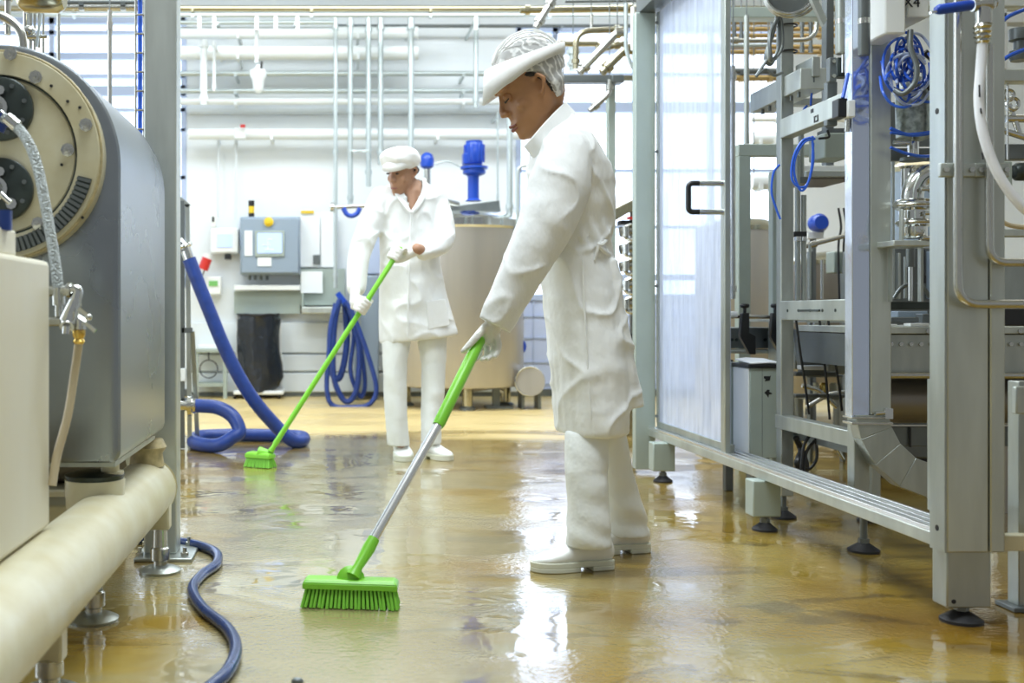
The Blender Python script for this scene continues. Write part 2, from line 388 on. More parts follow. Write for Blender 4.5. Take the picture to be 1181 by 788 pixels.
window(1, w1, z1, [(.05, 22), (.02, 38), (.035, 65), (.02, 88), (.05, 105), (.018, 127), (.015, 150), (.018, 205), (.018, 262), (.05, 326)], (-200, -60, 60, 212))
window(2, w2, z2, [(.03, 34), (.05, 56), (.015, 86), (.05, 124), (.015, 197), (.015, 262), (.03, 320), (.03, 343)], (598, 640, 733, 820, 903))
g = MB()
for py in (365, 390, 418, 443): g.box(w2[0], w2[1], YW-.012, YW, Z(py, YW)-.008, Z(py, YW)+.008)
for px in (615, 640, 700, 760, 820, 880): g.box(X(px, YW)-.006, X(px, YW)+.006, YW-.012, YW, .08, z2[0])
struct('trim_1', 'bluegrey', g)
g = MB().box(X(217, YW), X(596, YW), YW-.05, YW, Z(407, YW), Z(372, YW)).box(X(217, YW), X(596, YW), YW-.05, YW, Z(428, YW), Z(409, YW)).box(X(217, YW), X(596, YW), YW-.05, YW, Z(452, YW), Z(430, YW))
struct('trim_2', 'wallpanel', g, .01)
struct('baseboard_back', 'steel_dull', MB().box(-4.5, 8.0, YW-.03, YW-.001, 0, .07))
struct('trim_3', 'wallpanel', MB().box(X(217, YW), X(596, YW), YW-.1, YW, Z(132, YW), Z(126, YW)), .01)

# ------------------------------------------------------------------ pipework on and before the back wall
def hpipe(name, px0, px1, py, rpx, Y, m, label, cat='pipe', group=None, ends=None, caps=True):
    s_ = F/Y; r = rpx/s_
    t = T(name, P((px0+px1)/2, py, Y), label, cat, group)
    part(t, 'pipe_run', m, MB().cyl(P(px0, py, Y), P(px1, py, Y), r))
    k = max(2, int(abs(px1-px0)/130)); b = MB()
    for i in range(k):
        p = P(px0+(px1-px0)*(i+.5)/k, py, Y); b.box(p.x-.012, p.x+.012, p.y-r-.006, YW-.001 if Y > 10 else p.y+r+.006, p.z-r-.008, p.z-r*.2)
    part(t, 'pipe_clamp', m, b)
    if Y < 9.2:
        for f_ in (.1, .9):
            p = P(px0+(px1-px0)*f_, py, Y)
            if p.z < 4.2: part(t, 'hanger_rod', 'steel_dull', MB().cyl(p, V((p.x, p.y, 4.3)), .0035, seg=6))
    return t
def vpipe(px, py0, py1, rpx, Y, m, label, name='vertical_pipe', group=None):
    r = rpx*Y/F; t = T(name, P(px, py1, Y), label, 'pipe', group)
    part(t, 'pipe_run', m, MB().cyl(P(px, py0, Y), P(px, py1, Y), r))
    b = MB(); n = max(1, int((py1-py0)/110))
    for i in range(n+1):
        p = P(px, py0+(py1-py0)*(i+.1)/(n+.2), Y); b.cyl(p-V((0, 0, .02)), p+V((0, 0, .02)), r*1.35)
    part(t, 'pipe_coupling', m, b)
    if Y < 9 and Z(py0, Y) < 4.2: part(t, 'hanger_rod', 'steel_dull', MB().cyl(P(px, py0, Y), V((X(px, Y), Y, 4.3)), .0035, seg=6))
    if Y > 9: part(t, 'wall_bracket', m, MB().box(X(px, Y)-.01, X(px, Y)+.01, Y, YW-.001, Z(py0+3, Y)-.012, Z(py0+3, Y)+.012))
    return t
hpipe('overhead_pipe', -120, 1250, 10, 3.6, 9.6, 'brownpipe', 'long polished overhead pipe, topmost of the pair spanning the hall')
hpipe('overhead_pipe', -120, 1250, 17.5, 2.4, 9.6, 'paleline', 'thin overhead pipe just under the long polished pipe across the hall')
hpipe('pale_pipe', 206, 386, 26, 2.6, 10.2, 'paleline', 'short pale wall pipe under the overhead pair, ending at the first long vertical pipe')
hpipe('pale_pipe', 386, 735, 30, 2.0, 10.45, 'steel_dull', 'thin grey wall pipe high behind the vertical pipes and the woman cap')
hpipe('insulated_pipe', 206, 482, 38, 7, 10.3, 'insul', 'upper thick white lagged pipe on the back wall with a rounded end')
hpipe('insulated_pipe', 206, 482, 61, 8, 10.3, 'insul', 'lower thick white lagged pipe on the back wall with a rounded end')
hpipe('pale_pipe', 206, 600, 85, 3.0, 10.35, 'paleline', 'pale wall pipe below the two lagged pipes, crossed by a hanging tube')
hpipe('pale_pipe', 206, 600, 105, 3.0, 10.4, 'paleline', 'second pale wall pipe below the two lagged pipes')
hpipe('insulated_pipe', 206, 600, 117, 4, 10.4, 'insul', 'thin white lagged pipe just above the thick wall duct')
hpipe('wall_duct', 218, 600, 155, 6.5, 10.45, 'insul', 'white round duct on the back wall above the control panel', 'duct')
for px in (230, 247, 296, 318, 343, 549):
    solo('pipe_hanger', 'insul', MB().pb(px-2, 18, px+2, 34, 9.585, .03), {230: 'white pipe hanger over the fat white vertical tube', 247: 'white pipe hanger over the thin white drain tube', 296: 'white pipe hanger above the hanging hose valve', 318: 'white pipe hanger, first right of the hanging hose valve', 343: 'white pipe hanger, second right of the hanging hose valve', 549: 'white pipe hanger close to the woman cap'}[px], 'hanger', 'white hangers under the overhead pipes')
for px, y1, r, Y, lb in ((387, 332, 2.4, 9.9, 'thin grey pipe running down past the papers to the hose rack'), (404, 238, 3.0, 10.0, 'vertical pipe ending at the blue clamp beside the man'),
                         (425, 215, 3.0, 10.05, 'vertical pipe right of the blue clamp, ending above the man shoulder'), (439, 190, 3.2, 10.1, 'vertical pipe ending behind the man hairnet'),
                         (474, 186, 3.4, 9.9, 'thick vertical pipe between the man hairnet and the blue lamp head'), (549, 124, 2.8, 9.9, 'short vertical pipe left of the woman cap')):
    vpipe(px, 18, y1, r, Y, 'paleline', lb)
vpipe(235, 46, 121, 4, 10.0, 'insul', 'fat white vertical tube high on the wall left of the hanging valve', 'white_tube')
vpipe(247, 48, 105, 1.8, 10.0, 'insul', 'thin white vertical drain tube beside the fat white tube', 'white_tube')
t = T('hanging_valve', P(298, 105, 9.8), 'white hanging hose valve with small black lever on the pipe wall', 'valve')
part(t, 'hose', 'insul', MB().cyl(P(296, 30, 9.8), P(296, 72, 9.8), .018).cyl(P(296, 18, 9.6), P(296, 32, 9.81), .018))
part(t, 'valve_body', 'insul', MB().prof([(.02, 0), (.045, .03), (.055, .12), (.075, .15), (.075, .2), (.03, .22), (.02, .25)], P(298, 107, 9.8)))
part(t, 'lever', 'black', MB().bar(P(301, 82, 9.75), P(302, 71, 9.75), .02))
for i, px in enumerate((252, 272)):
    vpipe(px, 160, 250+i*3, 1.3, 10.55, 'wallpanel', ('slim white conduit dropping to the small display box', 'slim white conduit dropping to the control panel')[i], 'conduit')
t = T('junction_box', P(279, 152, 10.4), 'small white wall box with a red tipped sensor above the control panel', 'box')
part(t, 'box_body', 'insul', MB().pb(270, 147, 283, 160, 10.35, .1), .01); part(t, 'sensor', 'red', MB().cyl(P(280, 147, 10.3), P(280, 144, 10.3), .025))
hpipe('link_pipe', 404, 425, 174, 1.2, 9.95, 'paleline', 'short cross pipe linking two vertical pipes above the man shoulder')
# blue pipe clamp by the man
t = T('valve_manifold', P(405, 245, 9.9), 'small valve manifold with blue curved clamp left of the man shoulder', 'valve')
part(t, 'manifold_pipe', 'pipe', MB().cyl(P(385, 239, 9.9), P(432, 237, 9.9), .02)); part(t, 'clamp', 'bluemotor', MB().sweep(catmull([P(396, 240, 9.8), P(400, 247, 9.8), P(406, 249, 9.8), P(412, 246, 9.8), P(415, 240, 9.8)], 4), .022, 8))
part(t, 'end_cap', 'chrome', MB().cyl(P(385, 239, 9.9), P(381, 239, 9.9), .04).cyl(P(432, 237, 9.9), P(436, 237, 9.9), .04))

# control wall items
def ctrl():
    t = T('control_enclosure', P(311, 317, 10.4), 'blue-grey wall control panel with lit touch screen and yellow knob', 'control panel')
    part(t, 'enclosure', 'ctrl', MB().pb(277, 250, 346, 317, 10.4, .26), .012)
    d = part(t, 'door_panel', 'ctrl', MB().pb(278.5, 252, 344.5, 315, 10.37, .03), .008)
    part(t, 'screen_bezel', 'greyp', MB().pb(294, 266, 328, 296, 10.35, .02), .005)
    part(t, 'screen', 'screen', MB().pb(297, 269, 325, 292, 10.343, .01), 0, 'lit pale blue touch screen')
    part(t, 'label_strip', 'paper', MB().pb(282, 266, 291, 295, 10.36, .01))
    part(t, 'name_plate', 'paper', MB().pb(297, 297, 313, 307, 10.36, .01))
    part(t, 'main_switch', 'yellow', MB().prof([(.045, 0), (.045, .02), (.02, .025), (.02, .05)], P(310, 256, 10.37), (0, -1, 0)))
    b = MB()
    for i, px in enumerate((288, 294, 301, 308)): b.cyl(P(px, 317, 10.5), P(px, 323, 10.5), .015)
    part(t, 'cable_gland', 'steel_dull', b)
    ll = MB()
    for (a, b_) in (((302, 283), (312, 283)), ((309, 276), (314, 276)), ((309, 276), (309, 288)), ((306, 288), (316, 288))): ll.bar(P(a[0], a[1], 10.34), P(b_[0], b_[1], 10.34), .008)
    part(t, 'screen_graphic', 'paper', ll)
ctrl()
t = T('warning_beacon', P(290, 250, 10.5), 'small black and orange warning beacon on top of the control panel', 'lamp')
part(t, 'base', 'black', MB().cyl(P(290, 250, 10.5), P(290, 246, 10.5), .03)); part(t, 'lens', 'yellow', MB().cyl(P(290, 246, 10.5), P(290, 238, 10.5), .028)); part(t, 'cap', 'black', MB().cyl(P(290, 238, 10.5), P(290, 231.5, 10.5), .03))
t = T('display_box', P(259, 292, 10.5), 'white wall display box with small lit screen left of control panel', 'control box')
part(t, 'case', 'whitep', MB().pb(242, 263, 275, 292, 10.5, .15), .015); part(t, 'screen', 'screen', MB().pb(250, 270, 268, 285, 10.49, .01)); part(t, 'foot_block', 'black', MB().pb(259, 293, 266, 299, 10.5, .1))
t = T('green_readout_box', P(246, 340, 10.5), 'small white wall box with green readout below the red plug', 'control box')
part(t, 'case', 'whitep', MB().pb(237, 319, 255, 340, 10.5, .12), .01); part(t, 'readout', 'green_lcd', MB().pb(241, 324, 251, 330, 10.49, .01))
t = T('power_plug', P(237, 312, 10.5), 'red industrial plug on wall below the display box', 'plug')
part(t, 'plug_body', 'red', MB().cyl(P(234, 311, 10.45), P(239, 298, 10.45), .05)); part(t, 'plug_cap', 'whitep', MB().cyl(P(239, 298, 10.45), P(240, 293, 10.45), .04))
part(t, 'cable', 'steel_dull', MB().sweep(catmull([P(236, 311, 10.5), P(230, 330, 10.5), P(234, 350, 10.5), P(240, 345, 10.5)], 6), .008, 6))
t = T('wall_bracket_switch', P(246, 262, 10.5), 'tiny white wall switch above the display box', 'switch')
part(t, 'case', 'whitep', MB().pb(243, 244, 249, 262, 10.5, .06), .006); part(t, 'button', 'black', MB().pb(244.5, 250, 247, 256, 10.49, .01))
solo('cable_trunking', 'whitep', MB().pb(270, 329, 346, 335, 10.45, .16), 'white horizontal cable trunking below the control panel', 'trunking', bevel=.006)
solo('splash_plate', 'greyp', MB().pb(270, 336, 346, 362, 10.56, .04), 'pale grey plate on wall under the white trunking', 'panel')
solo('notice_board', 'paper', MB().pb(346.5, 245, 369, 308, 10.57, .015), 'large white notice sheet right beside the control panel', 'notice')
solo('notice_board', 'paper', MB().pb(370, 244, 389, 308, 10.57, .015), 'second white notice sheet, behind the thin grey pipe', 'notice')
solo('yellow_tag', 'yellow', MB().pb(347, 243, 362, 246, 10.55, .01), 'small yellow strip at the top of the notice sheet', 'label strip')
solo('calculator', 'steel_dull', MB().pb(361, 294, 369, 305, 10.54, .02), 'dark small square device pinned on the lower notice sheet', 'device', bevel=.004)
solo('steel_wall_plate', 'greyp', MB().pb(346, 310, 398, 352, 10.55, .04), 'grey steel backing plate behind the white clipboard', 'panel')
solo('clipboard_sheet', 'paper', MB().pb(347, 313, 372, 338, 10.50, .02), 'white clipboard sheet fixed to the grey steel plate', 'clipboard')
t = T('wall_tray', P(373, 363, 10.3), 'shallow steel wall tray below the white clipboard sheet', 'tray')
part(t, 'tray_shelf', 'steel_light', MB().pb(348, 354, 398, 362, 10.25, .38), .01); part(t, 'tray_side', 'greyp', MB().pb(348, 338, 350, 354, 10.35, .28))
# bin bag on stand
def binbag():
    b0 = FL(299, 459); Y = b0.y
    t = T('waste_bag_stand', b0, 'black bin bag hung on a white wheeled stand by the wall', 'waste bin')
    rings = []
    rows = [(364, 275, 320), (368, 273, 322), (385, 274, 321), (405, 275, 323), (420, 275, 326), (435, 276, 327), (446, 279, 322), (451, 284, 316)]
    for j, (py, a, b) in enumerate(rows):
        cx = (X(a, Y)+X(b, Y))/2; rx = (X(b, Y)-X(a, Y))/2; r = []
        for k in range(28):
            th = 2*math.pi*k/28; f = 1+.06*math.sin(th*7+j)+.04*math.sin(th*3+j*1.7)
            r.append(V((cx+rx*f*math.cos(th), Y+.0+.17*f*math.sin(th), Z(py, Y)+.006*math.sin(th*5))))
        rings.append(r)
    part(t, 'bag', 'bag', MB().loft(rings))
    part(t, 'bag_rim', 'rubber', MB().sweep([V((p.x, p.y, p.z+.005)) for p in rings[0]+rings[0][:1]], .012, 6))
    fr = MB().bar(P(274, 366, Y+.17), P(272, 456, Y+.17), .02).bar(P(323, 366, Y+.17), P(325, 456, Y+.17), .02).bar(P(273, 366, Y+.17), P(324, 366, Y+.17), .02)
    part(t, 'frame', 'whitep', fr); part(t, 'base_tray', 'whitep', MB().pb(269, 451, 327, 455.5, Y-.16, .36), .01)
    for px in (272, 323):
        for dy in (-.12, .15): part(t, 'caster', 'rubber', MB().cyl(V((X(px, Y)-.012, Y+dy, .03)), V((X(px, Y)+.012, Y+dy, .03)), .03))
binbag()
def table():
    b0 = FL(243, 460); Y = b0.y
    t = T('side_table', b0, 'small pale grey side table by the wall left of the bin bag', 'table')
    x0, x1 = X(224, Y), X(262, Y); zt = Z(402, Y)
    part(t, 'tabletop', 'greyp', MB().box(x0, x1, Y-.02, Y+.35, zt-.04, zt), .006)
    part(t, 'lower_shelf', 'greyp', MB().box(x0+.02, x1-.02, Y, Y+.33, Z(446, Y), Z(442, Y)))
    for xx in (x0+.02, x1-.02):
        for yy in (Y+.01, Y+.32): part(t, 'leg', 'greyp', MB().box(xx-.018, xx+.018, yy-.018, yy+.018, 0, zt-.04))
    solo('folded_papers', 'paper', MB().box(x0+.03, x1-.08, Y+.03, Y+.3, zt, zt+.03), 'stack of papers lying on the small grey side table', 'papers')
    solo('cable_coil', 'rubber', MB().ring((x0+.14, Y-.02, Z(428, Y)+.02), (0, 1, 0), .085, .006, 24, 6).cyl((x0+.14, Y-.02, Z(428, Y)+.1), (x0+.14, Y-.02, zt-.035), .006), 'thin dark cable coil hanging under the small side table', 'cable')
table()
# steel cupboard behind man
t = T('steel_cupboard', V((X(418, 10.2), 10.2, 0)), 'narrow blue-grey steel cupboard behind the hanging hoses', 'cupboard')
part(t, 'body', 'ctrl', MB().pb(408, 318, 437, 452, 10.15, .45), .01)
for px in (411, 434): part(t, 'leg', 'steel_dull', MB().box(X(px, 10.2)-.02, X(px, 10.2)+.02, 10.18, 10.22, 0, Z(451, 10.2)))
part(t, 'upper_door', 'bluegrey', MB().pb(421, 270, 439, 316, 10.17, .35), .01, 'lavender-blue upper cabinet')
part(t, 'post', 'steel', MB().pb(411, 360, 416, 458, 10.1, .04))
# hanging blue hoses on rack
t = T('hose_hanger', P(393, 350, 9.75), 'steel wall hook carrying the blue hose loops', 'hook')
part(t, 'arm', 'pipe', MB().cyl(P(393, 347, 9.6), P(393, 347, 10.56), .02)); part(t, 'stop', 'bluemotor', MB().bar(P(389, 338, 9.62), P(400, 352, 9.62), .06, .05))
hoses = [([(392, 345), (383, 370), (379, 410), (377, 450), (384, 468), (405, 470), (425, 467), (434, 450), (426, 415), (410, 370), (400, 350)], 9.45, .022, 'outermost blue hose loop on the hook, sagging onto the floor'),
         ([(391, 347), (386, 375), (384, 415), (386, 440), (395, 460), (404, 462), (412, 445), (414, 400), (404, 360), (398, 348)], 9.6, .026, 'blue hose loop on the hook, second from outside'),
         ([(388, 350), (381, 385), (382, 425), (388, 437), (394, 430), (400, 395), (398, 350)], 9.7, .03, 'short thick blue hose loop on the left of the hook'),
         ([(400, 352), (408, 385), (404, 425), (410, 448), (417, 458), (421, 440), (415, 395), (405, 355)], 9.68, .02, 'thin blue hose loop nearest the steel cupboard')]
for pts, Y, r, lb in hoses:
    solo('hanging_hose', 'blue', MB().sweep(catmull([P(a, b, Y) for a, b in pts], 6), r, 10), lb, 'hose', 'blue hoses on the wall hook')

# big tank behind the man
def tank():
    Y = 9.55; cx = X(527, Y); r = X(603, Y)-cx
    t = T('mixing_tank', V((cx, Y, 0)), 'large round steel mixing tank behind the man', 'tank')
    zt = Z(262, Y-.3); zb = Z(448, Y-.55)
    part(t, 'shell', 'tank', MB().prof([(r*.3, zb-.06), (r*.98, zb), (r, zb+.03), (r, zt)], (cx, Y, 0), seg=48))
    part(t, 'rim', 'chrome', MB().prof([(r*1.0, zt-.02), (r*1.03, zt), (r*1.03, zt+.06), (r*.9, zt+.12), (r*.3, zt+.14)], (cx, Y, 0), seg=48))
    part(t, 'hopper_lid', 'steel_dull', MB().prism([P(520, 252, Y-.25), P(520, 238, Y-.25), P(576, 231, Y-.25), P(579, 256, Y-.25)], (0, .45, 0)), .006)
    for px in (468, 508, 539, 583):
        yy = Y-.45 if px in (508, 539) else Y
        part(t, 'leg', 'brownpipe', MB().cyl((X(px, yy), yy, .03), (X(px, yy), yy, zb+.03), .045)); 
        part(t, 'leg_foot', 'steel_dull', MB().prof([(.07, 0), (.07, .02), (.03, .045)], (X(px, yy), yy, 0)))
    m = T('agitator_motor', P(546, 238, Y-.15), 'blue upright agitator motor on top of the mixing tank', 'motor')
    q = Y-.15
    part(m, 'motor_housing', 'bluemotor', MB().prof([(.07, 0), (.085, .02), (.085, .17), (.06, .2)], P(547, 190, q)).cyl(P(547, 172, q), P(547, 163, q), .075))
    fins = MB()
    for k in range(14):
        a = 2*math.pi*k/14; c = P(547, 190, q); fins.bar(c+V((.085*math.cos(a), .085*math.sin(a), .02)), c+V((.085*math.cos(a), .085*math.sin(a), .17)), .012)
    part(m, 'cooling_fins', 'bluemotor', fins)
    part(m, 'terminal_box', 'bluemotor', MB().pb(534.5, 176, 541, 189, q-.06, .12), .008)
    part(m, 'gear_flange', 'bluemotor', MB().prof([(.06, 0), (.1, .02), (.1, .05), (.12, .06), (.12, .08), (.06, .09)], P(547, 203, q)))
    part(m, 'shaft_housing', 'bluemotor', MB().prof([(.07, 0), (.05, .02), (.05, .2), (.06, .24)], P(546, 232, q)))
    part(t, 'manway_arm', 'pipe', MB().cyl(P(511, 232, Y-.4), P(528, 236, Y-.3), .025).cyl(P(500, 246, Y-.4), P(520, 238, Y-.3), .02))
    part(t, 'side_fitting', 'brownpipe', MB().cyl(P(583, 265, Y-.35), P(578, 278, Y-.35), .05).cyl(P(578, 278, Y-.35), P(583, 282, Y-.4), .05))
tank()
def bluehead():
    t = T('level_sensor', P(492, 212, 9.9), 'round blue sensor head on a steel post above the man shoulder', 'sensor')
    part(t, 'post', 'pipe', MB().cyl(P(493, 262, 9.9), P(493, 195, 9.9), .03)); part(t, 'sensor_head', 'bluemotor', MB().prof([(.03, 0), (.06, .02), (.066, .08), (.05, .13), (.02, .15)], P(492.5, 195, 9.9)))
    part(t, 'cable', 'paleline', MB().sweep(catmull([P(499, 190, 9.9), P(515, 186, 9.9), P(530, 192, 9.9), P(538, 196, 9.6)], 6), .007, 6))
bluehead()
# pump cluster and drum right of tank
def pump():
    Y = 9.3; t = T('product_pump', V((X(572, Y), Y, 0)), 'steel pump with pipe fittings on floor between tank and woman', 'pump')
    part(t, 'pump_head', 'chrome', MB().prof([(.03, 0), (.09, .02), (.09, .09), (.05, .11)], P(572, 402, Y), (0, -1, 0)).cyl(P(572, 400, Y), P(572, 425, Y), .04).cyl(P(562, 418, Y), P(584, 418, Y), .04))
    part(t, 'blue_motor', 'bluemotor', MB().prof([(.05, 0), (.08, .02), (.08, .2), (.06, .22)], P(597, 400, Y+.1), (0, 1, 0)))
    part(t, 'white_fitting', 'whitep', MB().ell(P(583, 403, Y-.05), .05, .05, .05))
    part(t, 'drain_pipe', 'pipe', MB().sweep(fillet([P(566, 425, Y), P(570, 448, Y), P(580, 452, Y)], .05), .022).cyl(P(588, 410, Y), P(588, 438, Y), .022))
    part(t, 'stand', 'steel_dull', MB().box(X(572, Y)-.03, X(572, Y)+.03, Y-.03, Y+.03, 0, Z(425, Y)).box(X(560, Y), X(590, Y), Y-.08, Y+.08, 0, .02))
    for px in (588, 597): vpipe(px, 365, 440, 2.2, Y+.05, 'brownpipe', {588: 'slender upright pipe left of the pair beside the floor drum', 597: 'slender upright pipe right of the pair beside the floor drum'}[px])
    t = T('buffer_drum', V((X(611, Y), Y, 0)), 'round beige steel drum on two thin legs beside the tank', 'drum')
    part(t, 'drum_shell', 'tank', MB().cyl(P(611, 440, Y-.15), P(611, 440, Y+.25), .125, seg=36)); part(t, 'drum_rim', 'chrome', MB().ring(P(611, 440, Y-.15), (0, 1, 0), .122, .008))
    for px in (601, 620): part(t, 'leg', 'steel_dull', MB().box(X(px, Y)-.012, X(px, Y)+.012, Y-.1, Y+.1, 0, Z(451, Y)))
pump()
vpipe(588, 60, 255, 3.5, 9.2, 'paleline', 'tall pale pipe between the blue motor and the woman sleeve')
vpipe(574, 130, 236, 1.2, 10.3, 'paleline', 'very thin conduit right of the blue agitator motor', 'conduit')
t = T('pipe_stand', V((X(597, 9.0), 9.0, Z(290, 9))), 'small hooked pipe beside the woman sleeve', 'pipe')
part(t, 'pipe_run', 'paleline', MB().sweep(fillet([P(597, 290, 9), P(597, 192, 9), P(614, 191, 9)], .06), .015))

# pipes upper right of woman
def pp(pts, rpx, Y, m, label, r=.1, name='process_pipe', fl=True):
    q = [P(a, b, Y if len(c) == 0 else c[0]) for a, b, *c in pts]
    t = T(name, q[0], label, 'pipe'); rad = rpx*Y/F
    part(t, 'pipe_run', m, MB().sweep(fillet(q, r), rad, 14))
    if fl:
        b = MB()
        for i in (0, -1):
            d = (q[1]-q[0]).normalized() if i == 0 else (q[-1]-q[-2]).normalized()
            c = q[i]+d*(.05 if i == 0 else -.05); b.cyl(c-d*.015, c+d*.015, rad*1.5)
        part(t, 'flange', m, b)
    tp = max(q, key=lambda p_: p_.z)
    if tp.z < 4.25 and tp.z > 1.6: part(t, 'hanger_rod', 'steel_dull', MB().cyl(tp, V((tp.x, tp.y, 4.3)), .0035, seg=6))
    return t
pp([(664, 80), (664, 36), (720, 34)], 3.4, 7.0, 'brownpipe', 'bent pipe turning right above the steel crossbeam beside the woman cap')
pp([(640, 50.5), (690, 50.5), (690, 58), (720, 50)], 3.2, 7.2, 'brownpipe', 'horizontal pipe close right of the woman cap')
pp([(668, 84), (712, 38), (722, 38)], 4.6, 6.6, 'pipe', 'thick diagonal pipe, upper of the two slanting pipes right of the cap')
pp([(694, 84), (720, 58), (732, 58)], 5, 6.4, 'brownpipe', 'short diagonal pipe tight against the guard frame post')
pp([(618, 32), (640, -4)], 4, 6.8, 'pipe', 'slanting pipe coming down from above onto the woman cap', name='diagonal_pipe')
pp([(680, 128), (703, 108), (703, 92)], 3.2, 6.9, 'pipe', 'small bent pipe under the steel crossbeam')
pp([(600, 12), (735, 10)], 4, 7.6, 'brownpipe', 'horizontal brown-tinted pipe above the woman cap ending at the guard frame')
pp([(652, 2), (735, 1)], 1.5, 7.2, 'steel_dull', 'thin dark bar at the very top between cap and guard frame', fl=False)
pp([(682, 32), (682, 16)], 1.8, 7.2, 'pipe', 'short nipple pipe above the bent pipe', fl=False)
pp([(661, 82), (661, 52)], 5, 7.4, 'paleline', 'short vertical pipe with clamp behind the crossbeam')
t = T('pipe_support_frame', V((X(709, 6.9), 6.9, 0)), 'steel post with crossbeam carrying the pipes behind the woman', 'support frame')
part(t, 'crossbeam', 'steel_dull', MB().pb(640, 86, 716, 95, 6.9, .08), .006); part(t, 'post', 'greyp', MB().box(X(705, 6.9), X(714, 6.9), 6.98, 7.04, 0, Z(95, 6.95)), .006)
part(t, 'end_block', 'steel_dull', MB().pb(706, 86, 720, 95, 6.88, .1), .006)
part(t, 'crossbeam', 'brownpipe', MB().pb(718, 87, 735, 93, 6.93, .05))
pp([(722, 4), (722, 60), (731, 82), (745, 82)], 2.2, 6.0, 'paleline', 'pale flexible conduit looping beside the guard frame post', fl=False, name='conduit')
pp([(730, 8), (730, 58)], 2.6, 5.9, 'whitep', 'white fat cable running down the guard frame post', fl=False, name='conduit')
# machine bits seen between woman and guard frame (pump rack)
def rack():
    Y = 7.4; t = T('valve_rack', V((X(722, Y), Y, 0)), 'rack of shiny valves glimpsed between the woman back and guard frame', 'valve rack')
    part(t, 'tray', 'brownpipe', MB().prism([P(706, 242, Y), P(735, 228, Y), P(735, 240, Y), P(707, 256, Y)], (0, .3, 0)), .005)
    part(t, 'frame', 'steel_dull', MB().box(X(709, Y), X(713, Y), Y+.1, Y+.15, 0, Z(245, Y)).box(X(733, Y), X(738, Y), Y+.1, Y+.15, 0, Z(240, Y)).box(X(700, Y), X(738, Y), Y+.1, Y+.14, .1, .14).box(X(709, Y), X(738, Y), Y+.1, Y+.14, Z(390, Y), Z(386, Y)))
    for i, py in enumerate((268, 288, 308, 330, 352)):
        part(t, 'valve', 'chrome' if i % 2 else 'pipe', MB().cyl(P(715, py, Y), P(736, py-3, Y), .035).cyl(P(722, py-7, Y-.03), P(722, py+5, Y-.03), .025).ring(P(728, py, Y-.03), (.2, 1, 0), .05, .014, 20, 8))
    part(t, 'red_block', 'red', MB().pb(724, 250, 731, 253, Y-.03, .03))
    part(t, 'terminal_block', 'black', MB().pb(716, 254, 735, 259, Y, .1))
    part(t, 'lower_box', 'brownpipe', MB().pb(716, 470, 733, 505, Y-.2, .3), .01)
rack()
# ------------------------------------------------------------------ LEFT foreground machine
t = T('cream_cabinet', V((-.9, 1.9, .345)), 'large cream enamel cabinet at the left edge of the photo', 'cabinet')
part(t, 'body', 'cabinet', MB().box(-1.4, -.62, .8, 2.37, .345, .925), .012)
part(t, 'top_block', 'cabinet', MB().box(-1.0, X(19, 2.2), 2.05, 2.2, .925, Z(266, 2.2)), .006)
part(t, 'blue_fitting', 'blue', MB().cyl((X(3, 2.12), 2.12, Z(266, 2.12)), (X(3, 2.12), 2.12, Z(243, 2.12)), .018))
def main_pipe():
    t = T('cream_floor_pipe', V((-.6, 2.3, 0)), 'thick cream painted pipe on adjustable feet along the left machine', 'pipe')
    part(t, 'pipe_run', 'cream', MB().prof([(.085, -.005), (.095, .0), (.095, 2.55), (.085, 2.6)], (-.6, .92, .25), (0, 1, 0), 40))
    part(t, 'end_cap', 'cream', MB().prof([(.095, 0), (.085, .018), (.05, .025)], (-.6, 3.5, .25), (0, 1, 0), 40))
    part(t, 'collar', 'creamedge', MB().prof([(.055, 0), (.05, .04), (.062, .06), (.05, .085)], (-.59, 3.42, .33)))
    part(t, 'saddle', 'cream', MB().prof([(.075, .0), (.078, .055), (.078, .075)], (-.63, 2.86, .3), seg=32))
    part(t, 'saddle_plate', 'darkdisc', MB().prof([(.075, 0), (.078, .012), (.05, .02)], (-.63, 2.86, .375)))
    part(t, 'support_stud', 'cream', MB().cyl((-.59, 2.86, .39), (-.59, 2.86, .44), .024).cyl((-.59, 2.86, .385), (-.59, 2.86, .395), .036))
    for i, (px, py, Y) in enumerate(((190, 655, 3.40), (108, 716, 2.86), (57, 800, 2.31))):
        x = X(px, Y)
        if i == 0: x = -.545
        part(t, 'leg_block', 'cream', MB().box(x-.032, x+.032, Y-.025, Y+.03, (.135, .16, .07)[i], (.26, .2, .215)[i]), .006)
        part(t, 'leg_stem', 'pipe', MB().prof([(.022, .018), (.022, .035), (.03, .04), (.03, .075), (.024, .08), (.022, (.14, .165, .081)[i])], (x, Y, 0), seg=18))
        part(t, 'foot_pad', 'steel', MB().prof([(.064, 0), (.066, .008), (.05, .016), (.03, .022)], (x, Y, 0), seg=28))
main_pipe()
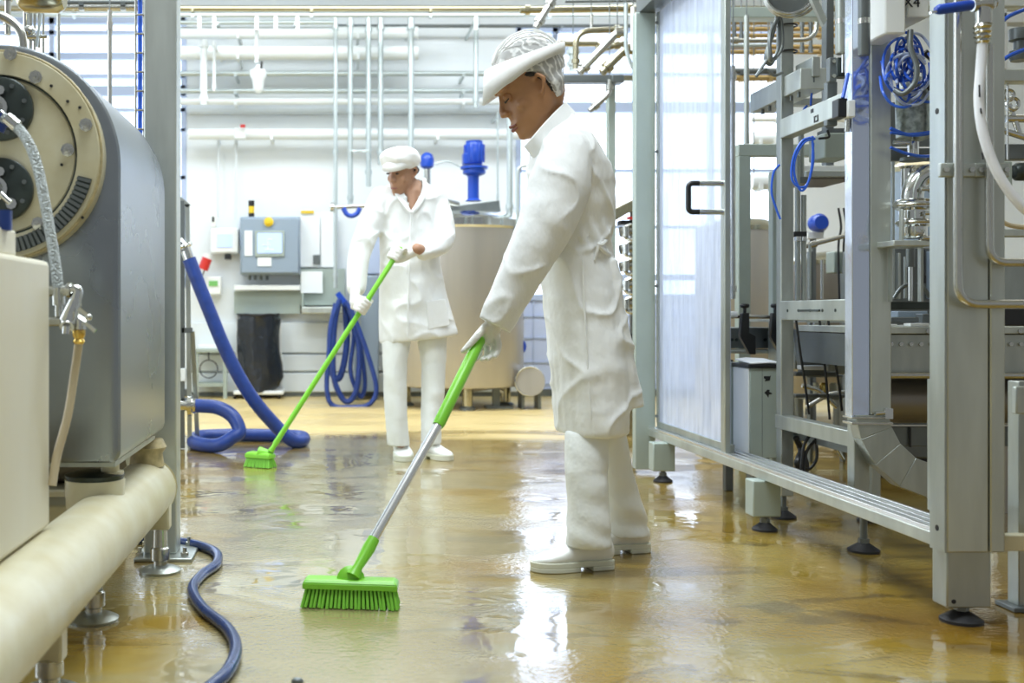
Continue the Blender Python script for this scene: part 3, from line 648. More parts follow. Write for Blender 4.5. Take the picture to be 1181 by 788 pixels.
def housing():
    Y0, Y1 = 2.75, 3.49; cx = -.851; cz = 1.188; R = .308; zb = .43
    t = T('drive_housing', V((cx, 3.1, zb)), 'big arched grey steel housing above the cream pipe', 'machine housing')
    def ring(y, r, b, rc=.03):
        pts = [V((cx+r*math.cos(a), y, cz+r*math.sin(a))) for a in [math.pi*k/40 for k in range(41)]]
        lo = []
        for k in range(6):
            a = math.pi+math.pi/2*k/5; lo.append(V((cx-r+rc+rc*math.cos(a), y, b+rc+rc*math.sin(a))))
        for k in range(6):
            a = 1.5*math.pi+math.pi/2*k/5; lo.append(V((cx+r-rc+rc*math.cos(a), y, b+rc+rc*math.sin(a))))
        return pts+lo
    part(t, 'shell', 'housing', MB().loft([ring(Y0, R-.014, zb+.014), ring(Y0+.004, R-.005, zb+.005), ring(Y0+.012, R, zb), ring(Y1-.01, R, zb), ring(Y1, R-.01, zb+.01)]), angle=28)
    yf = Y0
    rc_ = V((X(-5, yf-.06), yf, Z(179, yf-.06)))
    part(t, 'outer_ring', 'cream', MB().prof([(.262, 0), (.262, .05), (.256, .058), (.202, .058), (.198, .035), (.198, 0)], rc_, (0, -1, 0), 72), .0, angle=30)
    part(t, 'ring_edge', 'creamedge', MB().ring(rc_+V((0, -.052, 0)), (0, 1, 0), .261, .004, 72))
    part(t, 'face_plate', 'cream', MB().prof([(.198, 0), (.198, .045), (.192, .05), (.15, .052), (.001, .053)], rc_, (0, -1, 0), 72), angle=30)
    part(t, 'ring_groove', 'darkdisc', MB().ring(rc_+V((0, -.05, 0)), (0, 1, 0), .199, .003, 60, 6, 0, 2*math.pi))
    # bolts
    q = yf-.06
    for px, py in ((41, 89), (99, 144), (78, 173), (44, 258), (12, 62)):
        c = P(px, py, q)
        part(t, 'bolt', 'pipe', MB().prof([(.017, 0), (.017, .004), (.012, .005), (.012, .014), (.006, .015), (.006, .024)], c+V((0, .002, 0)), (0, -1, 0), 8))
    hl = MB()
    for px, py in ((92, 124), (71, 190), (95, 251), (59, 99), (78, 57+60)): hl.prof([(.004, 0), (.004, .002)], P(px, py, q)+V((0, .0015, 0)), (0, -1, 0), 10)
    part(t, 'bolt_hole', 'rubber', hl)
    # curved vent along the ring
    vb = MB(); c0 = rc_+V((0, -.058, 0))
    n = 24; a0, a1 = math.radians(-14), math.radians(-84)
    vs = []
    for k in range(n+1):
        a = a0+(a1-a0)*k/n
        for rr in (.212, .246): vs.append(c0+V((rr*math.cos(a), -.004, rr*math.sin(a))))
    fs = [(2*k, 2*k+1, 2*k+3, 2*k+2) for k in range(n)]
    back = [v_+V((0, .012, 0)) for v_ in vs]; m_ = len(vs)
    vb.add(vs+back, fs+[(m_+2*k, m_+2*k+2, m_+2*k+3, m_+2*k+1) for k in range(n)]+[(2*k, 2*k+2, m_+2*k+2, m_+2*k) for k in range(n)]+[(2*k+1, m_+2*k+1, m_+2*k+3, 2*k+3) for k in range(n)]+[(0, m_, m_+1, 1), (2*n, 2*n+1, m_+2*n+1, m_+2*n)])
    part(t, 'vent_strip', 'darkdisc', vb)
    sl = MB()
    for k in range(22):
        a = a0+(a1-a0)*(k+.5)/22; sl.bar(c0+V((.211*math.cos(a), -.006, .211*math.sin(a))), c0+V((.247*math.cos(a), -.006, .247*math.sin(a))), .005, .008)
    part(t, 'vent_fins', 'steel_dull', sl)
    # dark round covers with fittings
    for px, py in ((2, 126), (2, 219)):
        c = P(px, py, q-.0)
        d = part(t, 'round_cover', 'darkdisc', MB().prof([(.079, -.005), (.079, .006), (.074, .01), (.001, .011)], c, (0, -1, 0), 48))
        me = MB().prof([(.03, 0), (.03, .02), (.02, .022), (.02, .05), (.014, .052), (.014, .075)], c+V((-.008, -.008, 0)), (0, -1, 0), 16).cyl(c+V((-.008, -.03, -.0)), c+V((.03, -.03, -.035)), .008).prof([(.014, 0), (.014, .02)], c+V((.032, -.01, -.037)), (0, -1, 0), 8).prof([(.012, 0), (.012, .02)], c+V((.004, -.01, .042)), (0, -1, 0), 8)
        part(d, 'fitting', 'chrome', me)
        bl = MB()
        for k in range(8): bl.prof([(.006, 0), (.006, .006)], c+V((.062*math.cos(k*.785+.3), -.008, .062*math.sin(k*.785+.3))), (0, -1, 0), 8)
        part(d, 'screws', 'steel_dull', bl)
    part(t, 'bottom_flange', 'steel', MB().box(cx-.28, X(140, Y0)-.02, Y0+.02, Y1-.1, zb-.012, zb+.002))
OFFfix = None
# sub-part parents share their root's offset
_part = part
def part(root, name, m, mb, bevel=0, label=None, angle=40):
    return _part(root, name, m, mb, bevel, label, angle)
housing()
# tall upright column
t = T('steel_column', V((-.575, 3.62, 0)), 'tall square grey steel column bolted to floor behind the arched housing', 'column')
part(t, 'shaft', 'steel_light', MB().box(X(166, 3.6), X(203.5, 3.6), 3.6, 3.7, .012, 4.3), .005)
part(t, 'base_plate', 'steel', MB().box(X(152, 3.5), X(222, 3.55), 3.53, 3.78, 0, .012), .003)
for px, dy in ((161, 0), (213, 0), (168, .17), (218, .17)):
    part(t, 'anchor_bolt', 'pipe', MB().prof([(.013, .012), (.013, .024), (.007, .026), (.007, .04)], (X(px, 3.57+dy), 3.57+dy, 0), seg=8))
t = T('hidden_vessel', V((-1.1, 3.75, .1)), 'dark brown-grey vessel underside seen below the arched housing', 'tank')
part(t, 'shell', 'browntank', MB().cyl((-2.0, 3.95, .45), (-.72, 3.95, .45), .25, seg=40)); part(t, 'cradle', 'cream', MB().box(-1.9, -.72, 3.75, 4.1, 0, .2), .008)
solo('cream_base_frame', 'cream', MB().box(-1.6, X(104, 2.95), 2.9, 3.05, 0.13, Z(580, 2.95)).box(-1.5, -1.4, 2.92, 3.02, 0, .14).box(-.85, -.78, 2.92, 3.02, 0, .14), 'low cream base beam behind the thick cream pipe', 'base frame', bevel=.006)
# braided hose and valve
t = T('braided_hose', P(66, 335, 2.45), 'grey braided hose curving down from the upper black cover', 'hose')
part(t, 'hose_run', 'braid', MB().sweep(catmull([P(3, 135, 2.5), P(18, 145, 2.5), P(33, 165, 2.48), P(44, 195, 2.47), P(52, 235, 2.46), (P(60, 280, 2.45)), P(65, 312, 2.44), P(67, 334, 2.44)], 8), .0125, 14))
part(t, 'hose_ferrule', 'chrome', MB().sweep([P(8, 136, 2.5), P(20, 146, 2.5)], .015)); part(t, 'blue_connector', 'blue', MB().cyl(P(-4, 150, 2.52), P(4, 132, 2.52), .018))
part(t, 'hose_ferrule', 'pipe', MB().cyl(P(67, 332, 2.44), P(68, 352, 2.44), .014))
t = T('sampling_valve', P(85, 395, 2.4), 'polished sampling valve with brass nozzle beside the cream cabinet', 'valve')
part(t, 'feed_pipe', 'pipe', MB().cyl(P(55, 336, 2.44), P(84, 335, 2.44), .012).cyl(P(55, 371, 2.44), P(74, 371, 2.44), .011).cyl(P(68, 340, 2.46), P(68, 372, 2.46), .009))
part(t, 'elbow', 'chrome', MB().sweep(fillet([P(76, 335, 2.42), P(91, 333, 2.42), P(84, 356, 2.41)], .03), .013).cyl(P(78, 335, 2.42), P(82, 335, 2.42), .018))
part(t, 'valve_body', 'chrome', MB().cyl(P(87, 348, 2.4), P(78, 372, 2.39), .015, .020).cyl(P(78, 372, 2.39), P(77, 377, 2.38), .016).cyl(P(77, 376, 2.38), P(76.5, 385, 2.38), .009).cyl(P(82, 364, 2.4), P(98, 374, 2.4), .012).cyl(P(92, 370, 2.4), P(92, 380, 2.4), .014))
part(t, 'lever', 'chrome', MB().bar(P(91, 356, 2.37), P(105, 367, 2.37), .009).bar(P(99, 373, 2.37), P(110, 382, 2.37), .008).ell(P(102, 366, 2.37), .008, .008, .008))
part(t, 'nozzle', 'brass', MB().prof([(.01, 0), (.014, .006), (.01, .012), (.014, .018), (.014, .03), (.01, .034)], P(91, 397, 2.4)), 0, 'brass nozzle')
part(t, 'drain_hose', 'beigehose', MB().sweep(catmull([P(91, 395, 2.4), P(86, 430, 2.4), P(78, 480, 2.38), P(66, 525, 2.36), P(60, 560, 2.34)], 6), .0095, 10), 0, 'beige drain hose')
# top-left pipes
t = T('chrome_bend', P(28, 60, 2.6), 'curved chrome pipe bending over the arched housing at top left', 'pipe')
part(t, 'pipe_run', 'pipe', MB().sweep(fillet([P(-30, 15, 2.9), P(3, 17, 2.9), P(26, 35, 2.9), P(28, 85, 2.9)], .08), .012, 16))
t = T('top_cylinder', P(45, 6, 3.4), 'dull steel cylinder cut by the top edge above the arched housing', 'cylinder')
part(t, 'barrel', 'brownpipe', MB().prof([(.045, 0), (.06, .02), (.06, .13), (.045, .15)], P(22, -6, 3.6), (1, 0, 0), 28)); part(t, 'end_ring', 'steel_dull', MB().ring(P(61, -6, 3.6), (1, 0, 0), .045, .008))
for i, (px, y1, r) in enumerate(((9, 40, 3.6), (35, 58, 2.2), (40, 60, 1.6), (50, 62, 1.4), (45, 55, 1.6))):
    pp([(px, -20), (px, y1)], r, 3.9, 'pipe', ('fat upright pipe at the far left top edge', 'upright pipe second from the left top edge', 'slim upright pipe beside the small valve at top left', 'slim upright pipe right of the small valve at top left', 'slim upright pipe behind the small valve at top left')[i], name='riser_pipe', fl=i < 2)
t = T('small_valve', P(31, 40, 3.84), 'small chrome valve on the risers at top left', 'valve')
part(t, 'valve_body', 'chrome', MB().cyl(P(36, 36, 3.79), P(37, 36, 3.92), .01).cyl(P(30, 8, 3.8), P(30, 40, 3.8), .010).ell(P(33, 36, 3.8), .025, .02, .02).cyl(P(26, 43, 3.8), P(54, 42, 3.8), .007)); part(t, 'handle', 'paleline', MB().bar(P(48, 12, 3.78), P(42, 54, 3.78), .008)); part(t, 'cap', 'black', MB().cyl(P(24, 42, 3.78), P(28, 42, 3.78), .012))
hpipe('overhead_rail', 70, 166, 3, 2.2, 5.4, 'steel_dull', 'upper short rail at top left joining the column', 'rail'); hpipe('overhead_rail', 70, 166, 8.5, 1.8, 5.4, 'pipe', 'lower short rail at top left joining the column', 'rail')
vpipe(67.5, -10, 140, 2.2, 5.3, 'pipe', 'thin upright tube at top left, left of the pair behind the housing'); vpipe(126.5, 12, 230, 2.8, 5.3, 'pipe', 'thicker upright tube between housing and column at top left')
t = T('wire_ladder', P(161, 200, 4.6), 'vertical wire cable ladder with a blue cable beside the column', 'cable ladder')
part(t, 'side_rail', 'pipe', MB().cyl(P(156.5, -10, 4.6), P(156.5, 260, 4.6), .005).cyl(P(166, -10, 4.6), P(166, 260, 4.6), .005))
b = MB()
for k in range(12): b.cyl(P(156, -5+k*22, 4.59), P(167, -5+k*22, 4.59), .004)
part(t, 'rungs', 'pipe', b); part(t, 'blue_cable', 'bluecable', MB().cyl(P(161.5, -10, 4.62), P(161.5, 260, 4.62), .01))
# A-frame stand behind column with hose couplings
def stand():
    Y = 6.5; t = T('coupling_stand', V((X(218, Y), Y, 0)), 'slender grey steel stand with hose couplings behind the column', 'stand')
    part(t, 'leg', 'steel_dull', MB().bar(P(210, 232, Y), P(210, 517, Y), .03)); part(t, 'leg', 'steel', MB().bar(P(216, 236, Y), P(219, 517, Y), .025)); part(t, 'leg', 'steel', MB().bar(P(222, 382, Y+.02), P(228, 510, Y+.1), .025))
    part(t, 'top_rail', 'steel', MB().bar(P(206, 228, Y), P(218, 238, Y), .025)); part(t, 'rung', 'steel_dull', MB().bar(P(210, 381, Y), P(222, 381, Y), .03)); part(t, 'rung', 'steel_dull', MB().bar(P(210, 462, Y), P(224, 462, Y), .03))
    part(t, 'junction', 'whitep', MB().pb(208, 425, 214, 440, Y-.03, .04), .004)
    t = T('hose_coupling', P(215, 292, 6.4), 'shiny clamp coupling at the upper end of the thick blue hose', 'coupling')
    part(t, 'ferrule', 'chrome', MB().cyl(P(213, 285, 6.4), P(219, 302, 6.4), .032)); part(t, 'clamp', 'chrome', MB().ring(P(213, 284, 6.4), (.4, 0, -1), .035, .012).cyl(P(206, 277, 6.4), P(213, 285, 6.4), .025)); part(t, 'wing_nut', 'chrome', MB().bar(P(208, 290, 6.33), P(217, 286, 6.33), .014))
    t = T('hose_coupling', P(225, 468, 6.4), 'shiny clamp coupling at the lower end of the thick blue hose', 'coupling')
    part(t, 'ferrule', 'chrome', MB().cyl(P(216, 468, 6.4), P(226, 468, 6.4), .045)); part(t, 'clamp', 'chrome', MB().prof([(.04, 0), (.062, .005), (.062, .03), (.04, .035)], P(216, 468, 6.4), (1, 0, 0)).cyl(P(206, 468, 6.4), P(217, 468, 6.4), .03))
stand()
hp = [P(218, 299, 6.4), P(238, 350, 6.4), P(262, 408, 6.42), P(288, 455, 6.45), P(316, 489, 6.5), V((X(338, 6.55), 6.52, .045)), V((X(350, 6.6), 6.62, .042)), V((X(343, 6.8), 6.78, .042)), V((X(300, 6.85), 6.85, .042)), V((X(255, 6.85), 6.85, .042)), V((X(228, 6.75), 6.75, .042)), V((X(226, 6.5), 6.45, .042)), V((X(250, 6.3), 6.3, .044)), V((X(268, 6.3), 6.3, .09)), P(276, 497, 6.32), P(268, 480, 6.35), P(250, 470, 6.38), P(226, 468, 6.4)]
t = T('suction_hose', V((X(300, 6.5), 6.5, 0)), 'thick blue hose looping on the wet floor between two couplings', 'hose')
part(t, 'hose_run', 'blue', MB().sweep(catmull(hp, 10), .041, 18))
t = T('water_hose', V((X(250, 3.1), 3.1, 0)), 'thin dark blue water hose snaking over the floor at bottom left', 'hose')
part(t, 'hose_run', 'bluedark', MB().sweep(catmull([FL(100, 618, .016), FL(160, 622, .016), FL(215, 626, .016), FL(247, 636, .016), FL(250, 650, .016), FL(232, 664, .016), FL(222, 680, .016), FL(234, 702, .016), FL(262, 725, .016), FL(272, 748, .016), FL(262, 775, .016), FL(235, 800, .016), FL(190, 850, .016)], 10), .0155, 14))
solo('gravel_chip', 'steel_dull', MB().ell(FL(343, 786, .006), .014, .01, .008, 10, 6), 'small dark chip lying on the floor at the bottom edge', 'chip')

# ------------------------------------------------------------------ people helpers
def fuse(mb, voxel, smooth=6, name='mesh'):
    me = mkmesh(mb, name); o = bpy.data.objects.new('tmp', me); COL.objects.link(o)
    bm = bmesh.new(); bm.from_mesh(me); bmesh.ops.recalc_face_normals(bm, faces=bm.faces); bm.to_mesh(me); bm.free()
    r = o.modifiers.new('r', 'REMESH'); r.mode = 'VOXEL'; r.voxel_size = voxel
    s = o.modifiers.new('s', 'SMOOTH'); s.factor = .5; s.iterations = smooth
    dg = bpy.context.evaluated_depsgraph_get(); dg.update()
    out = bpy.data.meshes.new_from_object(o.evaluated_get(dg)); out.name = name
    bpy.data.objects.remove(o); bpy.data.meshes.remove(me); return out
def ering(c, rx, ry, tilt=0, n=28, e=1.0):
    out = []
    for k in range(n):
        t = 2*math.pi*k/n; a = math.cos(t); b = math.sin(t)
        a = math.copysign(abs(a)**e, a); b = math.copysign(abs(b)**e, b)
        out.append(V((c[0]+rx*a, c[1]+ry*b, c[2]+tilt*a)))
    return out
def torso(rows, Yc, n=28):     # rows of (py, xleft, xright, halfdepth, [tilt px])
    rings = []
    for r in rows:
        py, a, b, hd = r[:4]; tl = r[4]*Yc/F if len(r) > 4 else 0; yo = r[5] if len(r) > 5 else 0
        rings.append(ering(((X(a, Yc)+X(b, Yc))/2, Yc+yo, Z(py, Yc)), (X(b, Yc)-X(a, Yc))/2, hd, tl, n, .9))
    return rings
def limb(mb, pts, rad, seg=16, sq=1.0, cm=True):
    if cm and len(pts) > 2:
        n = 5; q = catmull(pts, n); rr = []
        for i in range(len(q)):
            t = i/n; a = int(t); b = min(a+1, len(rad)-1); rr.append(rad[a]+(rad[b]-rad[a])*(t-a))
    else: q = pts; rr = rad
    mb.sweep(q, rr, seg, sq); mb.ell(q[0], rr[0], rr[0]*1, rr[0], 12, 8); mb.ell(q[-1], rr[-1], rr[-1], rr[-1], 12, 8)
    return mb
HEADROWS = [(-.122, .062, .0, .022), (-.116, .082, -.012, .034), (-.10, .092, -.022, .044), (-.08, .088, -.038, .053), (-.06, .092, -.055, .059), (-.035, .088, -.072, .064), (-.01, .083, -.084, .069),
            (.015, .080, -.093, .072), (.04, .088, -.098, .075), (.065, .094, -.10, .077), (.09, .080, -.093, .073), (.112, .056, -.074, .058), (.126, .022, -.04, .034)]
def frame(F_, U_):
    F_ = F_.normalized(); S_ = U_.cross(F_).normalized(); U_ = F_.cross(S_)
    return lambda o, k: (lambda f, s, u: o+(F_*f+S_*s+U_*u)*k)
def head(mb, fr):
    rings = []
    for z, f, b, w_ in HEADROWS:
        r = []; c = (f+b)/2; h = (f-b)/2
        for k in range(28):
            t = 2*math.pi*k/28; a = math.cos(t); s = math.sin(t)
            wx = w_*(1-.16*max(0, a)**2); r.append(fr(c+h*a, wx*math.copysign(abs(s)**.85, s), z))
        rings.append(r)
    mb.loft(rings)
    # nose, lips, chin, ears, brow
    mb.sweep([fr(.074, 0, .05), fr(.076, 0, .0), fr(.079, 0, -.03), fr(.080, 0, -.06), fr(.080, 0, -.085), fr(.079, 0, -.1)], [.014, .0165, .017, .0185, .019, .019], 14)
    mb.sweep([fr(.084, 0, .036), fr(.092, 0, .012), fr(.104, 0, -.008), fr(.107, 0, -.020), fr(.09, 0, -.028)], [.006, .0075, .0095, .011, .007], 12)
    for s in (-1, 1):
        mb.ell(fr(.098, s*.012, -.021), .009, .009, .008, 10, 8)
        mb.sweep([fr(-.008, s*.071, .022), fr(-.020, s*.086, .028), fr(-.030, s*.089, .01), fr(-.020, s*.085, -.012), fr(-.006, s*.073, -.03)], [.007, .008, .008, .007, .007], 10)
        mb.ell(fr(.050, s*.044, -.022), .02, .019, .022, 12, 8)
        mb.sweep([fr(.088, s*.012, .046), fr(.084, s*.034, .050), fr(.066, s*.055, .042)], [.008, .009, .007], 10)
    mb.sweep([fr(.086, -.022, -.062), fr(.0965, 0, -.058), fr(.086, .022, -.062)], [.005, .0075, .005], 10)
    mb.sweep([fr(.086, -.018, -.073), fr(.096, 0, -.073), fr(.086, .018, -.073)], [.005, .008, .005], 10)
    mb.ell(fr(.084, 0, -.102), .017, .017, .014, 12, 8)
def glove(root, name, palm, chains, mlabel=None, vox=.0035):
    mb = MB()
    for pts, r in palm: limb(mb, pts, r, 12)
    for pts, r in chains: limb(mb, pts, r, 10)
    return part(root, name, 'glove', fuse(mb, vox, 3, name), 0, mlabel, angle=180)
def griphand(c, a, u, wrist, R, k=1.0, thumb=1):
    """hand closed round a rod: c on rod axis, a rod axis (towards index side), u from the rod to the back of the hand"""
    a = a.normalized(); u = (u-a*u.dot(a)).normalized(); v = a.cross(u)
    if (wrist-c).dot(v) > 0: v = -v
    def q(i, j, l): return c+(a*i+u*j+v*l)*k
    palm = [([wrist, q(0, .030, -.045), q(0, .026, -.01), q(0, .024, .012)], [.026*k, .027*k, .026*k, .018*k]),
            ([q(-.026, R+.014, .008), q(.026, R+.014, .008)], [.014*k, .014*k]), ([q(-.024, .03, -.03), q(.026, .03, -.03)], [.016*k, .018*k])]
    ch = []
    for i, l in zip((.031, .0105, -.010, -.029), (.95, 1.05, 1.0, .85)):
        ch.append(([q(i, R+.016, .01), q(i, R*.75+.010, R+.016), q(i*.95, -R*.3, R+.018*l), q(i*.9, -R-.011, R*.5*l), q(i*.88, -R-.010, -.006)], [.0115*k, .0108*k, .0102*k, .0098*k, .0085*k]))
    ch.append(([q(.018, .026, -.045), q(.036, .010, -R-.022), q(.046, -.012, -R-.010), q(.048, -R-.014, -.004)], [.015*k, .0135*k, .012*k, .010*k]))
    return palm, ch
def shoe(root, toe, heel, h=.085, w_=.048, sole='sole'):
    """clog: toe and heel points on the ground"""
    toe = V(toe); heel = V(heel); d = (toe-heel); L = d.length; d.normalize(); s = V((-d.y, d.x, 0)); up = V((0, 0, 1))
    def sec(t, wid, zb, zt, n=18):
        r = []
        for k in range(n):
            a = 2*math.pi*k/n; c_ = math.cos(a); s_ = math.sin(a)
            z = (zb+zt)/2+(zt-zb)/2*math.copysign(abs(s_)**.75, s_)
            r.append(heel+d*(L*t)+s*wid*math.copysign(abs(c_)**.8, c_)+up*z)
        return r
    prof_ = [(0, .018, .04, .07), (.03, .03, .028, .088), (.15, .036, .022, .098), (.3, .037, .022, .10), (.42, .038, .022, .094), (.55, .043, .02, .078), (.68, .048, .02, .062), (.82, .046, .02, .052), (.93, .034, .02, .044), (1.0, .014, .024, .034)]
    mb = MB().loft([sec(t, a*w_/.048, b, c*h/.1) for t, a, b, c in prof_])
    o = part(root, 'shoe', 'shoe', fuse(mb, .006, 3, 'shoe'), angle=180)
    out = []
    for t, a in [(0, .018), (.03, .032), (.15, .037), (.3, .038), (.45, .040), (.55, .045), (.7, .050), (.82, .048), (.93, .037), (.99, .02), (1.01, .006)]: out.append((t, a*w_/.048))
    def slab(t0, t1, z0, z1):
        pts = [q for q in out if t0 <= q[0] <= t1]
        poly = [heel+d*(L*t)+s*a+up*z0 for t, a in pts]+[heel+d*(L*t)-s*a+up*z0 for t, a in reversed(pts)]
        return poly, up*(z1-z0)
    m2 = MB(); m2.prism(*slab(0, 1.1, .014, .032)); m2.prism(*slab(0, .3, 0, .016)); m2.prism(*slab(.45, 1.1, 0, .016))
    part(o, 'shoe_sole', 'sole', m2, .003)
    return o

# ------------------------------------------------------------------ WOMAN
YC = 3.55
def woman():
    root = T('person', V((X(680, YC), YC, 0)), 'woman in white coat and mesh hair cap pushing the near green broom', 'person')
    th = math.radians(30); Fv = V((-math.cos(th), 0, -math.sin(th))); Uv = V((-math.sin(th), 0, math.cos(th)))
    O = P(612, 106, YC-.02); k = 1.10; fr = frame(Fv, Uv)(O, k)
    mb = MB(); head(mb, fr)
    limb(mb, [fr(-.05, 0, -.02), P(632, 126, YC), P(644, 148, YC), P(654, 172, YC)], [.055, .050, .053, .07])
    mb.loft(torso([(470, 668, 705, .08), (430, 655, 705, .10), (330, 640, 700, .11), (270, 640, 695, .11), (200, 632, 690, .13), (168, 638, 680, .11)], YC))
    limb(mb, [P(655, 180, 3.42), P(626, 265, 3.4), P(600, 318, 3.39), P(569, 372, 3.39)], [.05, .04, .034, .022])
    limb(mb, [P(655, 180, 3.7), P(665, 280, 3.74), P(668, 340, 3.72)], [.05, .04, .03])
    limb(mb, [P(680, 470, 3.50), P(677, 560, 3.43), P(684, 625, 3.42)], [.055, .045, .028]); limb(mb, [P(700, 470, 3.62), P(712, 560, 3.65), P(726, 605, 3.68)], [.055, .045, .028])
    part(root, 'body', 'skin_w', fuse(mb, .0045, 3, 'body'), angle=180)
    # face details
    for s in (-1, 1):
        part(root, 'eyebrow', 'hair', MB().sweep([fr(.0985, s*.014, .050), fr(.096, s*.03, .056), fr(.078, s*.052, .05)], [.003, .0034, .002], 8))
        part(root, 'eyelashes', 'hair', MB().sweep([fr(.086, s*.018, .011), fr(.0885, s*.031, .007), fr(.077, s*.046, .011)], [.0016, .0032, .0016], 8))
        part(root, 'eyelid', 'skin_w', MB().ell(fr(.074, s*.031, .017), .016, .015, .013, 14, 10))
    part(root, 'lips', 'lip_w', MB().sweep([fr(.091, -.021, -.064), fr(.1035, 0, -.061), fr(.091, .021, -.064)], [.003, .0062, .003], 10).sweep([fr(.09, -.017, -.073), fr(.102, 0, -.0735), fr(.09, .017, -.073)], [.003, .0068, .003], 10))
    # hair under net
    hr = MB().ell(P(611, 82, YC-.02), .104, .088, .112).ell(P(630, 98, YC-.02), .055, .07, .055)
    hr.sweep([P(605, 92, YC-.096), P(612, 90, YC-.098), P(624, 100, YC-.092), P(634, 116, YC-.075)], [.014, .018, .022, .016], 10)
    hm = fuse(hr, .006, 4, 'hair')
    def tuck(me_, off):    # leave the face and the ear free
        for v_ in me_.vertices:
            p = v_.co; px = CX+p.x*F/YC; py = CY-(p.z-H)*F/YC
            lim = 91+off if px < 606 else (91+off+(px-606)*.25 if px < 622 else 95+off+(px-622)*1.35)
            if py > lim: 
                t_ = min(1, (py-lim)/3.0); p.y = (YC-.02)+(p.y-YC+.02)*(1-.75*t_)
                if px < 612: p.x += .03*t_
    tuck(hm, 5)
    part(root, 'hair', 'hair', hm, angle=180)
    nm = MB().ell(P(609, 81, YC-.02), .118, .100, .124, 32, 20).ell(P(631, 97, YC-.02), .056, .078, .068)
    if 0: nm.sweep([P(610, 90, YC-.10), P(622, 97, YC-.105), P(634, 108, YC-.095), P(640, 116, YC-.075)], [.012, .016, .018, .012], 10)
    me = fuse(nm, .006, 5, 'hairnet')
    for v_ in me.vertices:
        v_.co += (v_.co-P(609, 81, YC)).normalized()*noise.noise(v_.co*28)*.006
    tuck(me, 0)
    part(root, 'hairnet', 'net', me, angle=180)
    # seams running over the net
    sm = MB()
    for j in range(9):
        a = -1.3+2.6*j/8; pts = []
        for i in range(15):
            b = math.radians(10+165*i/14); wob = 1+.01*math.sin(i*1.7+j)
            pts.append(P(609, 81, YC-.02)+V((-.120*math.cos(b)*wob*math.cos(a*.35), .103*math.sin(a)*math.sin(b), .126*math.sin(b)*math.cos(a*.62)*wob)))
        sm.sweep(pts, .0022, 6)
    part(root, 'net_gathers', 'cap', sm)
    # stiff cap band and peak
    n = 56; vs = []
    for i in range(n):
        a = 2*math.pi*i/n; px = 603.5-44.5*math.cos(a); yy = YC-.02-.106*math.sin(a)
        yt = 84-32*(px-560)/86; yb = 121-33*(px-561)/43 if px < 604 else 88-22*(px-604)/42
        yt += 3*math.sin(a)**2; fl = .006 if px < 604 else 0
        vs.append(P(px, yt, YC)); vs.append(P(px-(2 if px < 580 else 0), yb, YC)); vs[-2].y = yy; vs[-1].y = YC-.02+(yy-YC+.02)*(1.04)
    fs = [(2*i, 2*((i+1) % n), 2*((i+1) % n)+1, 2*i+1) for i in range(n)]
    bm_ = MB().add(vs, fs); o = part(root, 'cap_band', 'cap', bm_, angle=60)
    so = o.modifiers.new('thick', 'SOLIDIFY'); so.thickness = .004; so.offset = 1
    # coat
    c = MB()
    c.loft(torso([(499, 645, 717, .19, 0), (496, 643, 719, .205), (470, 640, 722, .208), (420, 636, 719, .198), (380, 632, 715, .18), (340, 627, 711, .16), (310, 621, 707, .145), (285, 618, 704.5, .135), (262, 615, 706, .138),
                  (235, 611, 708.5, .15), (210, 609, 706, .162), (190, 609, 700, .168), (172, 612, 690, .165), (158, 617, 682, .145), (145, 627, 672, .105), (134, 640, 660, .068)], YC))
    c.loft(torso([(468, 688, 739, .12, 0), (440, 690, 734, .12), (400, 690, 726, .12), (350, 690, 716, .12), (300, 690, 708, .11)], YC))
    c2 = MB(); c2.sweep([P(652, 178, 3.68), P(664, 260, 3.74), P(668, 330, 3.73), P(662, 372, 3.70)], [.08, .07, .06, .055], 20); c.add(c2.v, c2.f)
    sl_ = limb(MB(), [P(653, 178, 3.44), P(645, 215, 3.405), P(629, 260, 3.38), P(606, 305, 3.37), P(583, 350, 3.375), P(571.5, 373, 3.38)], [.085, .098, .088, .073, .059, .055], 24)
    ms = fuse(sl_, .008, 3, 'sleeve')
    me = fuse(c, .007, 4, 'coat')
    cuff = P(571.5, 373, 3.38); cd_ = (P(571.5, 373, 3.38)-P(583, 350, 3.38)).normalized()
    for v_ in list(me.vertices)+list(ms.vertices):   # folds
        p = v_.co
        if (p-cuff).length < .12 and (p-cuff).dot(cd_) > .006: v_.co -= cd_*((p-cuff).dot(cd_)-.006)
        p = v_.co.copy()
        d = .0045*noise.noise(V((p.x*9, p.y*5, p.z*20)))+.0035*noise.noise(V((p.x*22+p.z*10, p.y*10, p.z*9)))
        if p.z < .95: d += .006*noise.noise(V((p.x*26, p.y*26, p.z*3)))*(min(1, (.95-p.z)*3))
        rg = 1-abs(noise.noise(V((p.x*5+p.z*4.5, p.y*4, p.z*6-p.x*4))))*3.2
        d += .010*max(0, rg)**3-.003
        wz = Z(280, YC); d += .006*math.sin(p.x*130+p.z*60)*math.exp(-((p.z-wz)/.05)**2)*(1 if p.x > X(655, YC) else 0)
        v_.co += V((math.copysign(1, p.x-X(668, YC))*.5, -1 if p.y < YC else 1, 0)).normalized()*d
    coat = part(root, 'coat', 'coat', me, angle=180)
    part(coat, 'sleeve', 'coat', ms, angle=180)
    yf = 3.33
    col = MB()
    pth = [P(658, 124, 3.56), P(655, 128, 3.49), P(645, 138, 3.455), P(632, 152, 3.45), P(620, 166, 3.46), P(611, 176, 3.50)]
    rings = []
    for i, p in enumerate(catmull(pth, 4)):
        hgt = .018+.012*math.sin(i/20*math.pi); q = V((p.x-.012, p.y+.006, p.z+.004))
        rings.append([p+V((hgt*.8, -.012, -hgt)), q+V((-.004, -.004, .016)), q+V((-.006, .008, .018)), p+V((hgt*.6, .006, -hgt))])
